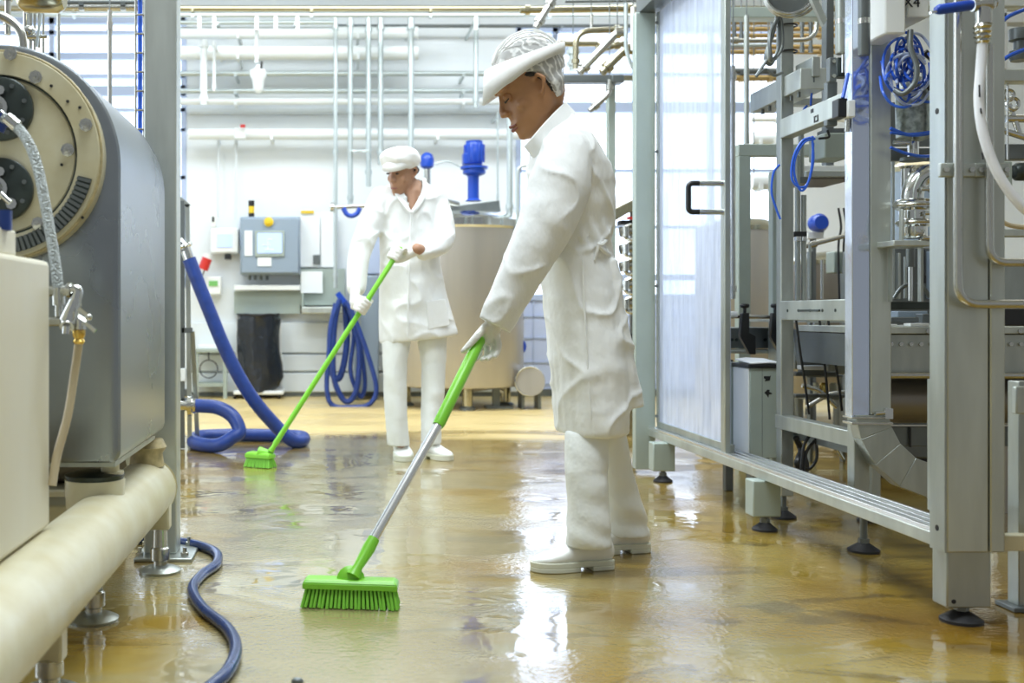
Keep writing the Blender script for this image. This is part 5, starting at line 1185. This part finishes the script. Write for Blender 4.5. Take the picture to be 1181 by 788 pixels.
# rising vertical tubes in background right
t = T('sight_tube', P(925, 345, 4.6), 'upright steel twin tube with black coupling right of the inner post', 'tube')
part(t, 'tube', 'steel', MB().cyl(P(920, 180, 4.6), P(920, 350, 4.6), .011).cyl(P(927, 225, 4.6), P(927, 350, 4.6), .011).cyl(P(924, 150, 4.62), P(924, 210, 4.62), .012)); part(t, 'coupling', 'black', MB().pb(916, 267, 931, 273, 4.57, .05), .003); part(t, 'fittings', 'chrome', MB().cyl(P(920, 273, 4.58), P(920, 278, 4.58), .014).cyl(P(927, 273, 4.58), P(927, 278, 4.58), .014)); part(t, 'tube_cap', 'steel_dull', MB().cyl(P(924, 205, 4.62), P(924, 212, 4.62), .03))
def pipesRB():
    pp([(845.5, 76), (845.5, 345)], 2.6, 5.4, 'pipe', 'upright tube with bright edge right beside the clear door'); pp([(861, 18), (861, 166)], 3, 5.9, 'steel', 'upright tube dropping from the top member behind the door', fl=False)
    pp([(838, 47), (880, 47), (942, 46), (942, 10)], 2.6, 6.2, 'pipe', 'horizontal pipe under the top member bending upward at its right end'); pp([(838, 53), (886, 52)], 2, 6.3, 'paleline', 'shorter horizontal pipe just below the bent one', fl=False)
    for i, py in enumerate((26, 33.5, 41, 54, 60)):
        hpipe('yellowed_pipe', 830, 985, py, 2.6, 7.6, 'yellowpipe', ('yellowed overhead pipe, topmost of five behind the top member', 'yellowed overhead pipe, second of five from the top', 'yellowed overhead pipe, third of five from the top', 'yellowed overhead pipe, fourth of five from the top', 'yellowed overhead pipe, lowest of five from the top')[i], group='yellowed overhead pipes')
    for i, py in enumerate((82, 90)): hpipe('yellowed_pipe', 838, 905, py, 3.5, 7.0, 'yellowpipe' if i else 'steel_dull', ('dark horizontal pipe left of the grey cable bundle', 'yellowed horizontal pipe below the dark one left of the cable bundle')[i])
    for i, (px, py0, py1) in enumerate(((847, 20, 45), (855, 20, 45), (925, 25, 60), (935, 25, 60), (890, 20, 45))): vpipe(px, py0, py1, 2, 7.4, 'steel_dull', ('stub pipe above the door handle side, leftmost under top member', 'stub pipe second from left under top member', 'stub pipe right of the reel under the top member', 'stub pipe further right of the reel under the top member', 'stub pipe just left of the reel under the top member')[i], 'stub_pipe')
    hpipe('white_duct', 866, 900, 210, 9, 7.5, 'insul', 'short fat cream lagged pipe seen through the inner frame', 'duct')
    hpipe('lagged_pipe', 866, 985, 138, 3, 8.5, 'whitep', 'thin white pipe high beyond the inner frame'); hpipe('lagged_pipe', 866, 900, 160, 8, 8.8, 'insul', 'white round duct end beyond the inner frame')
    pp([(926, 285), (990, 268)], 2.6, 5.2, 'pipe', 'slanting polished pipe behind the twin tube')
pipesRB()
def tanks():
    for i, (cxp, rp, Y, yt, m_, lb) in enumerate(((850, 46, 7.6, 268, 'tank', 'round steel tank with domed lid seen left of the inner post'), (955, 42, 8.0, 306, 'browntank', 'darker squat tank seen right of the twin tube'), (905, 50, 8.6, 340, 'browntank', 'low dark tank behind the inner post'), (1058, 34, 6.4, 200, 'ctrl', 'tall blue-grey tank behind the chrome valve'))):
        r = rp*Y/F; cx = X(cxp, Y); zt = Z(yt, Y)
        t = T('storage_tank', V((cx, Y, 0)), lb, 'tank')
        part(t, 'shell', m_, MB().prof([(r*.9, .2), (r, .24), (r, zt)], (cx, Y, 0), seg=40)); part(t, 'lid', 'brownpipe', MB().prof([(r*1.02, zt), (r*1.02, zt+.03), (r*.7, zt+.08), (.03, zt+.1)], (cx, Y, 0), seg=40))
        for k in range(3):
            a = k*2.1+.4; part(t, 'leg', 'steel_dull', MB().cyl((cx+r*.75*math.cos(a), Y+r*.75*math.sin(a), 0), (cx+r*.75*math.cos(a), Y+r*.75*math.sin(a), .24), .03))
tanks()
t = T('blue_fan_motor', P(940, 268, 6.4), 'round blue motor seen through the inner frame under the tray', 'motor')
part(t, 'motor_housing', 'bluemotor', MB().prof([(.03, 0), (.05, .01), (.055, .06), (.04, .09)], P(940, 258, 6.4), (0, -1, 0))); part(t, 'bracket', 'black', MB().pb(946, 250, 950, 268, 6.4, .04)); part(t, 'mounting', 'whitep', MB().pb(932, 268, 950, 275, 6.4, .08)); part(t, 'stand_post', 'steel_dull', MB().box(X(939, 6.4), X(943, 6.4), 6.42, 6.46, 0, Z(274, 6.4)))
t = T('drip_tray', P(956, 205, 4.8), 'pale steel drip tray with dark underside between post and duct', 'tray')
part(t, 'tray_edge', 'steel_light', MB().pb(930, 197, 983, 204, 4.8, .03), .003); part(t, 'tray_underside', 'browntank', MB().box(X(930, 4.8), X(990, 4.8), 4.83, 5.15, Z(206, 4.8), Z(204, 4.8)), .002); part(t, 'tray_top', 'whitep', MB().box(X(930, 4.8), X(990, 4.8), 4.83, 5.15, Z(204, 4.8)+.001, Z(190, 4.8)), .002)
t = T('motor_box', P(970, 178, 4.5), 'grey-green motor box under the marked beam near the duct', 'motor')
part(t, 'case', 'greyp', MB().pb(951, 153, 982, 182, 4.4, .15), .006); part(t, 'neck', 'steel_dull', MB().pb(955, 148, 978, 154, 4.42, .1))
solo('wall_box', 'greyp', MB().pb(962, 290, 984, 315, 5.8, .1), 'small pale grey box at mid height left of the shiny duct', 'box', bevel=.006)
for i, (x0, x1) in enumerate(((967, 970), (973, 976))): solo('black_cable', 'black', MB().sweep(catmull([P(x0, 240, 5.75), P(x0+3, 262, 5.75), P(x1-3, 285, 5.75), P(x0+1, 345, 5.75)], 6), .006, 8), ('black cable dropping past the small grey box, left one', 'black cable dropping past the small grey box, right one')[i], 'cable', 'black cables left of the duct')
# cabinet standing behind beam
def wcab():
    x0, y0 = 1.728, 4.5; t = T('weigher_cabinet', V((1.79, 4.6, .21)), 'pale grey-green upright cabinet with black symbols behind the low beam', 'cabinet')
    part(t, 'body', 'greyp', MB().box(x0, x0+.124, y0, y0+.18, .21, .585), .003); part(t, 'side_cover', 'whitep', MB().box(x0-.006, x0, y0+.004, y0+.176, .212, .583), .002); part(t, 'rear_cover', 'greyp', MB().box(x0-.03, x0+.08, y0+.185, y0+.23, .225, .60), .003)
    part(t, 'seam', 'steel_dull', MB().box(x0+.05, x0+.0515, y0-.0008, y0, .212, .583)); part(t, 'support', 'steel_dull', MB().box(x0+.03, x0+.1, y0+.05, y0+.12, .0, .21))
    def sym(pts, n='door_symbol'): part(t, n, 'black', MB().prism([P(a, b, y0-.0015) for a, b in pts], (0, .001, 0)))
    sym([(881, 434), (888, 434), (889, 433), (888, 439), (882, 440), (883, 437), (881, 437)]); sym([(881.5, 453), (884, 451), (885, 449.5), (888, 450), (887, 452), (891, 454), (889, 455), (887, 455), (886, 459), (884.5, 456)])
    part(t, 'top_tray', 'black', MB().box(x0-.01, x0+.14, y0-.01, y0+.2, .585, .60), .002)
    solo('open_papers', 'paper', MB().prism([V((x0, y0-.005, .602)), V((x0+.08, y0-.008, .606)), V((x0+.135, y0, .602)), V((x0+.12, y0+.16, .615)), V((x0+.05, y0+.18, .618)), V((x0, y0+.17, .612))], (0, 0, .004)), 'open papers lying on the grey-green cabinet with black symbols', 'papers')
wcab()
for i, (px, lb) in enumerate(((858, 'black angled guide clamp with knob nearest the clear door'), (893, 'black angled guide clamp with knob against the inner post'))):
    Y = 4.75; t = T('guide_clamp', P(px, 405, Y), lb, 'clamp')
    part(t, 'bracket', 'black', MB().prism([P(px-2, 361, Y), P(px+6.5, 361, Y), P(px+6.5, 384, Y), P(px+14, 388, Y), P(px+14, 409, Y), P(px+7, 409, Y), P(px-4, 388, Y)], (0, .03, 0)), .003)
    part(t, 'knob', 'black', MB().prof([(.007, 0), (.007, .02), (.018, .024), (.02, .034), (.016, .04)], P(px+1, 361, Y+.015)))
t = T('guide_rail', P(872, 365, 4.8), 'polished horizontal guide rail carrying the black clamps', 'rail')
part(t, 'rail', 'pipe', MB().cyl(P(840, 365, 4.8), P(905, 366, 4.8), .009)); part(t, 'rail_joint', 'whitep', MB().cyl(P(841, 362.5, 4.78), P(850, 362.5, 4.78), .013))
def conv():
    t = T('conveyor', V((2.4, 4.4, 0)), 'steel conveyor body with rows of bolts behind the near guard post', 'conveyor')
    Y = 3.9
    part(t, 'side_plate', 'steel', MB().box(X(1000, Y), 3.4, Y, Y+.02, Z(433, Y), Z(386, Y)), .002); part(t, 'top_edge', 'steel_light', MB().box(X(1000, Y), 3.4, Y-.01, Y+.6, Z(385, Y), Z(377, Y)), .002)
    part(t, 'bed', 'steel_dull', MB().box(X(1000, Y), 3.4, Y+.02, Y+.6, Z(425, Y), Z(386, Y)))
    b = MB()
    for i in range(14): b.prof([(.008, 0), (.008, .008)], P(1027+i*11.5, 397, Y), (0, -1, 0), 6)
    for i in range(4): b.prof([(.008, 0), (.008, .006)], P(1070+i*106, 382, Y-.01), (0, -1, 0), 10)
    part(t, 'bolts', 'pipe', b); part(t, 'handrail', 'pipe', MB().cyl(P(1000, 433, Y-.03), P(1300, 434, Y-.03), .012))
    part(t, 'roller_drum', 'browntank', MB().cyl(P(1000, 462, Y+.18), P(1200, 462, Y+.18), .085, seg=32)); part(t, 'lower_beam', 'steel_dull', MB().pb(1026, 492, 1180, 515, 4.1, .06), .003); part(t, 'lower_rail', 'pipe', MB().pb(1026, 490, 1180, 492, 4.08, .03))
    part(t, 'cable_tie', 'black', MB().pb(1049, 493, 1051, 516, 4.09, .005))
    for px in (1090, 1270): part(t, 'leg', 'steel', MB().box(X(px, 4.3), X(px, 4.3)+.05, 4.25, 4.30, 0, .6), .003)
    part(t, 'end_module', 'steel', MB().pb(917, 383, 986, 426, 4.75, .3), .004); part(t, 'end_module', 'steel_dull', MB().pb(838, 378, 905, 402, 5.1, .25), .004)
    part(t, 'end_module', 'steel_light', MB().pb(838, 404, 905, 408, 5.05, .2), .003)
    b = MB()
    for px in (844, 849, 869, 882, 889): b.prof([(.008, 0), (.008, .004)], P(px, 392, 5.1), (0, -1, 0), 8)
    for px in (962, 969, 975, 981): b.prof([(.009, 0), (.009, .006)], P(px, 396, 4.75), (0, -1, 0), 8)
    part(t, 'bolt_heads', 'darkdisc', b)
    part(t, 'cover_plate', 'steel_light', MB().pb(955, 402, 986, 432, 4.7, .04), .003); part(t, 'chute', 'steel_dull', MB().prism([P(920, 380, 4.6), P(945, 380, 4.6), P(952, 430, 4.6), P(926, 430, 4.6)], (0, .05, 0)), .003)
    part(t, 'slider_rod', 'pipe', MB().cyl(P(941, 368, 4.55), P(941, 392, 4.55), .014).cyl(P(949, 368, 4.55), P(949, 392, 4.55), .014))
    part(t, 'white_cover', 'paper', MB().pb(926, 422, 955, 427, 4.5, .06), .003); part(t, 'support_strip', 'steel_dull', MB().pb(918, 429, 965, 434, 4.6, .05), .003); part(t, 'support_strip', 'steel_dull', MB().pb(918, 455, 975, 459, 4.8, .05), .003)
    part(t, 'belt_top', 'steel_light', MB().box(X(918, 4.6), X(990, 4.6), 4.5, 5.2, Z(372, 4.6), Z(369, 4.6)))
conv()
for i, pts in enumerate(([(918, 368), (922, 400), (928, 440), (933, 478)], [(945, 368), (949, 400), (953, 440), (957, 484)], [(955, 368), (960, 400), (967, 440), (971, 474)])):
    solo('black_cable', 'black', MB().sweep(catmull([P(a, b, 4.35) for a, b in pts], 5), .005, 8), ('slanting black cable nearest the inner post below the screw beam', 'slanting black cable, middle one below the screw beam', 'slanting black cable nearest the duct below the screw beam')[i], 'cable', 'slanting black cables')
for i, pts in enumerate(([(935, 500), (927, 515), (924, 540), (921, 552)], [(940, 508), (930, 522), (927, 548)], [(941, 505), (942, 528), (935, 540), (928, 541)], [(960, 505), (967, 520), (973, 530)])):
    solo('drain_cable', 'black' if i != 3 else 'pipe', MB().sweep(catmull([P(a, b, 4.1) for a, b in pts], 5), .006, 8), ('thick black hose falling behind the low beam, left one', 'thick black hose falling behind the low beam, right one', 'thin black cable curl behind the low beam', 'short shiny tube under the lower side beam')[i], 'cable')
solo('cable_nest', 'black', MB().sweep(catmull([P(918, 505, 4.2), P(924, 520, 4.22), P(919, 535, 4.2), P(925, 548, 4.23), P(918, 552, 4.25), P(930, 540, 4.2), P(922, 512, 4.22)], 6), .012, 8), 'dark knot of cables at the foot of the inner post', 'cable')
# centre-right window between duct and near post
t = T('junction_cabinet', P(1034, 40, 3.5), 'cream control box at the top edge beside the duct', 'control box')
part(t, 'case', 'whitep', MB().box(X(1021, 3.45), X(1045, 3.45), 3.45, 3.6, Z(39, 3.45), 2.6), .006)
t = T('marked_box', P(1058, 20, 3.55), 'white box lettered with a black number four at the top edge', 'box')
part(t, 'case', 'whitep', MB().box(X(1047, 3.5), X(1072, 3.5), 3.5, 3.65, Z(20, 3.5), 2.6), .005)
cu = bpy.data.curves.new('txt', 'FONT'); cu.body = 'X4'; cu.size = .046; cu.extrude = .0008
to = bpy.data.objects.new('tmp', cu); COL.objects.link(to); dg = bpy.context.evaluated_depsgraph_get(); dg.update()
me = bpy.data.meshes.new_from_object(to.evaluated_get(dg)); bpy.data.objects.remove(to)
bs = P(1041.5, 8.0, 3.498)
for v_ in me.vertices: v_.co = V((bs.x+v_.co.x*1.0, bs.y-v_.co.z, bs.z+v_.co.y))
part(t, 'lettering', 'black', me)
t = T('zinc_canister', P(1052, 165, 3.65), 'speckled galvanised canister hanging below the blue cable tangle', 'canister')
cxx = X(1053, 3.65); part(t, 'barrel', 'galv', MB().prof([(.03, 0), (.052, .012), (.054, .14), (.050, .18), (.035, .21), (.012, .225)], (cxx, 3.65, Z(163, 3.65)), seg=32))
part(t, 'stem', 'chrome', MB().cyl((cxx, 3.65, Z(183, 3.65)), (cxx, 3.65, Z(163, 3.65)), .018).cyl(P(1031, 164, 3.6), P(1048, 165, 3.6), .008)); part(t, 'base_flange', 'steel_dull', MB().prof([(.04, 0), (.04, .012)], (cxx, 3.65, Z(186, 3.65)), seg=24).box(X(1028, 3.7), X(1088, 3.7), 3.72, 3.75, Z(184, 3.7), Z(170, 3.7)))
t = T('sanitary_valve', P(1052, 275, 3.55), 'polished clamped sanitary valve with curved elbow pipe', 'valve')
c = V((X(1054, 3.55), 3.55, 0)); Yv = 3.55
part(t, 'body', 'chrome', MB().prof([(.036, Z(275, Yv)), (.040, Z(272, Yv)), (.040, Z(262, Yv)), (.052, Z(260, Yv)), (.052, Z(255, Yv)), (.044, Z(253, Yv)), (.044, Z(243, Yv)), (.06, Z(240, Yv)), (.062, Z(234, Yv)), (.055, Z(231, Yv)), (.03, Z(229, Yv)), (.028, Z(224, Yv))], (c.x, Yv, 0), seg=32))
part(t, 'elbow', 'chrome', MB().sweep(catmull([P(1052, 231, Yv), P(1053, 220, Yv), P(1060, 207, Yv), P(1072, 201, Yv), P(1090, 199, Yv)], 6), .034, 20)); part(t, 'neck', 'chrome', MB().prof([(.018, Z(222, Yv+.05)), (.018, Z(195, Yv+.05)), (.026, Z(192, Yv+.05))], (X(1046, Yv+.05), Yv+.05, 0)))
part(t, 'clamp_ring', 'pipe', MB().ring((c.x, Yv, Z(257, Yv)), (0, 0, 1), .05, .006).ring((c.x, Yv, Z(237, Yv)), (0, 0, 1), .06, .005)); part(t, 'wing_bolt', 'chrome', MB().cyl(P(1062, 218, Yv-.05), P(1088, 218, Yv-.05), .007).prof([(.012, 0), (.012, .02)], P(1072, 218, Yv-.05), (1, 0, 0), 8).cyl(P(1066, 246, Yv-.06), P(1088, 245, Yv-.06), .007).prof([(.012, 0), (.012, .018)], P(1074, 246, Yv-.06), (1, 0, 0), 8).cyl(P(1060, 279, Yv-.05), P(1087, 268, Yv-.05), .008).cyl(P(1064, 274, Yv-.06), P(1084, 276, Yv-.06), .006))
part(t, 'bracket', 'steel_light', MB().pb(1031, 277, 1075, 284, Yv-.06, .14).box(X(1030, Yv), X(1033, Yv), Yv-.055, Yv-.035, Z(280, Yv), Z(243, Yv)), .003); part(t, 'stand_tube', 'steel', MB().box(X(1031, Yv), X(1033, Yv), Yv+.02, Yv+.04, Z(348, Yv), Z(284, Yv)).box(X(1066, Yv), X(1069, Yv), Yv+.02, Yv+.04, Z(348, Yv), Z(284, Yv)))
t = T('lower_actuator', P(1052, 345, 3.7), 'slim vertical rod with dark sleeve below the sanitary valve', 'actuator')
part(t, 'rod', 'chrome', MB().cyl(P(1050, 285, 3.7), P(1050, 347, 3.7), .007)); part(t, 'sleeve', 'steel_dull', MB().cyl(P(1050, 286, 3.7), P(1050, 308, 3.7), .014).pb(1053, 290, 1057, 346, 3.7, .02)); part(t, 'arc_hose', 'steel_dull', MB().sweep(catmull([P(1031, 344, 3.75), P(1040, 332, 3.75), P(1053, 328, 3.75), P(1065, 332, 3.75), P(1072, 343, 3.75)], 5), .007, 8)); part(t, 'cable', 'black', MB().cyl(P(1066, 288, 3.72), P(1066, 326, 3.72), .003).cyl(P(1066, 318, 3.72), P(1066, 327, 3.72), .006)); part(t, 'end_hook', 'pipe', MB().sweep(fillet([P(1077, 334, 3.68), P(1085, 336, 3.68), P(1085, 348, 3.68)], .03), .008))
solo('dark_rail', 'darkdisc', MB().pb(1020, 348, 1090, 357, 3.75, .04), 'dark horizontal rail below the arc hose, between duct and near post', 'rail', bevel=.002)
t = T('belt_parts', P(1060, 375, 3.95), 'low chain guides lying on the conveyor top edge', 'guide')
part(t, 'guide_block', 'steel_dull', MB().pb(1028, 366, 1060, 372, 3.95, .05).pb(1064, 362, 1086, 374, 4.0, .05), .003); part(t, 'guide_pad', 'ctrl', MB().pb(1035, 359, 1070, 366, 4.1, .1), .003); part(t, 'guide_tip', 'whitep', MB().pb(1050, 373, 1072, 376.5, 3.9, .05).pb(1026, 374, 1035, 376.5, 3.9, .05), .002)
# blue tangle
random.seed(11); Yt = 3.5
for i in range(17):
    a = random.uniform(0, 6.28); pts = []
    cx, cy = 1047+random.uniform(-12, 14), 76+random.uniform(-16, 16); rx = random.uniform(7, 26); ry = random.uniform(14, 36)
    for k in range(9):
        th = a+k*.62+random.uniform(-.1, .1); pts.append(P(cx+rx*math.cos(th), cy+ry*math.sin(th), Yt+random.uniform(-.03, .06)))
    solo('tangled_air_line', 'bluecable' if i % 4 else 'bluegrey', MB().sweep(catmull(pts, 5), .0045, 8), 'blue air line in the tangle above the zinc canister', 'cable', 'tangled blue air lines')
for i, (pts, m_, r) in enumerate((([(1027, 148), (1045, 155), (1065, 155), (1090, 148)], 'bluecable', .006), ([(1027, 153), (1050, 155), (1075, 152), (1090, 150)], 'bluecable', .005), ([(1027, 170), (1042, 176), (1060, 180), (1078, 180)], 'bluecable', .005), ([(1045, 108), (1058, 115), (1075, 118), (1090, 116)], 'bluecable', .005))):
    solo('air_line', m_, MB().sweep(catmull([P(a, b, 3.56) for a, b in pts], 5), r, 8), ('upper of two blue air lines crossing the zinc canister low', 'lower of two blue air lines crossing the zinc canister low', 'blue air line sagging just under the zinc canister', 'blue air line crossing the top of the zinc canister')[i], 'cable')
solo('grey_conduit_loop', 'steel_dull', MB().sweep(catmull([P(1050, 35, 3.46), P(1050, 55, 3.45), P(1057, 75, 3.44), P(1055, 95, 3.44), P(1042, 108, 3.45), P(1032, 104, 3.47)], 6), .009, 10), 'thick grey conduit curling through the blue cable tangle', 'cable')
for i, pts in enumerate(([(1066, 60), (1075, 68), (1083, 85), (1085, 120)], [(1062, 92), (1074, 102), (1080, 125), (1078, 165)])):
    solo('black_hose', 'rubber', MB().sweep(catmull([P(a, b, 3.58) for a, b in pts], 6), .011, 10), ('upper thick black hose right of the blue cable tangle', 'lower thick black hose right of the zinc canister')[i], 'hose')
solo('back_screen', 'steel_dull', MB().pb(1024, 118, 1095, 168, 4.3, .03), 'dark plate behind the zinc canister', 'plate')
for i, (px, y0, y1) in enumerate(((1030, 180, 345), (1081, 150, 345), (1074, 20, 110))): pp([(px, y0), (px, y1)], 1.8, 4.6, 'steel', ('thin upright rod directly right of the duct', 'thin upright rod left of the near post', 'thin upright rod right of the lettered box')[i], fl=False, name='upright_rod')
# things right of near post
def farright():
    Y = 3.3
    t = T('side_machine', V((X(1180, Y), Y, 0)), 'part of another machine at the right edge behind the near guard post', 'machine')
    part(t, 'frame_beam', 'steel_light', MB().pb(1150, 80, 1260, 94, Y, .05), .003); part(t, 'frame_beam', 'whitep', MB().pb(1150, 10, 1162, 80, Y, .05), .003); part(t, 'frame_beam', 'whitep', MB().pb(1150, 14, 1260, 26, Y, .05), .003)
    part(t, 'cross_plate', 'steel_dull', MB().pb(1150, 166, 1260, 184, Y+.1, .04), .003); part(t, 'junction_block', 'greyp', MB().pb(1150, 186, 1168, 215, Y-.03, .06), .004)
    part(t, 'coupling', 'darkdisc', MB().prof([(.02, 0), (.028, .01), (.028, .04)], P(1169, 198, Y), (1, 0, 0))); part(t, 'valve_cluster', 'chrome', MB().cyl(P(1160, 137, Y+.05), P(1200, 137, Y+.05), .012).cyl(P(1163, 120, Y+.05), P(1176, 155, Y+.05), .009).cyl(P(1155, 150, Y+.05), P(1200, 164, Y+.05), .010).ring(P(1163, 110, Y+.04), (0, 1, 0), .016, .006).ring(P(1168, 120, Y+.04), (0, 1, 0), .018, .006).cyl(P(1162, 94, Y+.03), P(1162, 184, Y+.03), .003))
    part(t, 'dark_motor', 'steel_dull', MB().prof([(.03, 0), (.035, .01), (.035, .03), (.022, .035), (.022, .06), (.034, .065), (.034, .1)], P(1178, 70, Y+.1))); part(t, 'lower_panel', 'steel', MB().pb(1150, 306, 1280, 377, Y+.9, .03), .003); 
    part(t, 'post', 'steel', MB().pb(1175, 440, 1210, 700, Y-.35, .05), .003); part(t, 'post_foot', 'steel_dull', MB().box(X(1165, 2.95), X(1230, 2.95), 2.93, 3.02, 0, .014), .003)
    part(t, 'bolted_plate', 'steel_light', MB().pb(1172, 446, 1200, 478, Y-.4, .02), .004); part(t, 'back_panel', 'tank', MB().pb(1150, 440, 1280, 610, 4.4, .03), .003)
    part(t, 'shelf_bracket', 'steel_light', MB().pb(1150, 264, 1240, 273, Y, .04), .003)
    solo('yellow_hose', 'beigehose', MB().sweep(catmull([P(1150, 252, Y-.1), P(1165, 260, Y-.1), P(1190, 263, Y-.1)], 5), .007, 8), 'pale yellow hose behind the near post at the right edge', 'hose')
    for i, pts in enumerate(([(1150, 30), (1165, 18), (1190, 8)], [(1150, 74), (1165, 64), (1190, 54)])): solo('air_line', 'bluecable', MB().sweep(catmull([P(a, b, Y-.08) for a, b in pts], 5), .006, 8), ('upper blue air line at the top right edge', 'lower blue air line at the top right edge')[i], 'cable')
    solo('control_screen', 'black', MB().pb(1158, 356, 1184, 376, 3.6, .05), 'dark small box on the conveyor at the right edge', 'box', bevel=.004)
farright()

def clutter():
    t = T('switch_cabinet', V((X(1058, 5.3), 5.3, 0)), 'dark grey upright cabinet seen between duct and near post', 'cabinet')
    part(t, 'body', 'steel_dull', MB().box(X(1015, 5.3), X(1100, 5.3), 5.3, 5.7, .1, Z(285, 5.3)), .01); part(t, 'plinth', 'black', MB().box(X(1020, 5.3), X(1095, 5.3), 5.34, 5.66, 0, .1))
    part(t, 'door_strip', 'steel_light', MB().pb(1036, 292, 1039, 345, 5.27, .03), .002); part(t, 'door_strip', 'ctrl', MB().pb(1072, 290, 1080, 345, 5.27, .03), .002)
    t = T('dosing_frame', V((X(950, 5.9), 5.9, 0)), 'dark steel rack with small tubes behind the inner machine frame', 'rack')
    for px in (934, 972): part(t, 'post', 'steel_dull', MB().box(X(px, 5.9), X(px+4, 5.9), 5.9, 5.94, 0, Z(290, 5.9)), .003)
    for py in (352, 432, 458): part(t, 'shelf', 'steel_dull', MB().box(X(928, 5.9), X(985, 5.9), 5.88, 6.1, Z(py+3, 5.9), Z(py, 5.9)), .003)
    for i, px in enumerate((940, 950, 961)): part(t, 'canister', ('cream', 'brass', 'cream')[i], MB().prof([(.02, 0), (.022, .01), (.022, .06), (.012, .075)], P(px, 457, 5.98)))
    for i, (x0, y0, x1, y1) in enumerate(((925, 445, 965, 470), (930, 470, 985, 452))):
        solo('supply_tube', 'pipe', MB().sweep(catmull([P(x0, y0, 5.5), P((x0+x1)/2, (y0+y1)/2-6, 5.5), P(x1, y1, 5.5)], 6), .011, 10), ('shiny supply tube low behind the slanting cables, falling right', 'shiny supply tube low behind the slanting cables, rising right')[i], 'tube')
    for i, (px, y0, y1) in enumerate(((1044, 296, 344), (1062, 300, 344), (934, 282, 345), (948, 300, 345))):
        pp([(px, y0), (px, y1)], 1.6, 5.0, ('steel', 'darkdisc', 'steel', 'pipe')[i], ('thin bright rod in front of the dark cabinet', 'thin dark rod in front of the dark cabinet', 'thin rod right of the twin tube', 'thin bright rod left of the small grey box')[i], fl=False, name='upright_rod')
clutter()
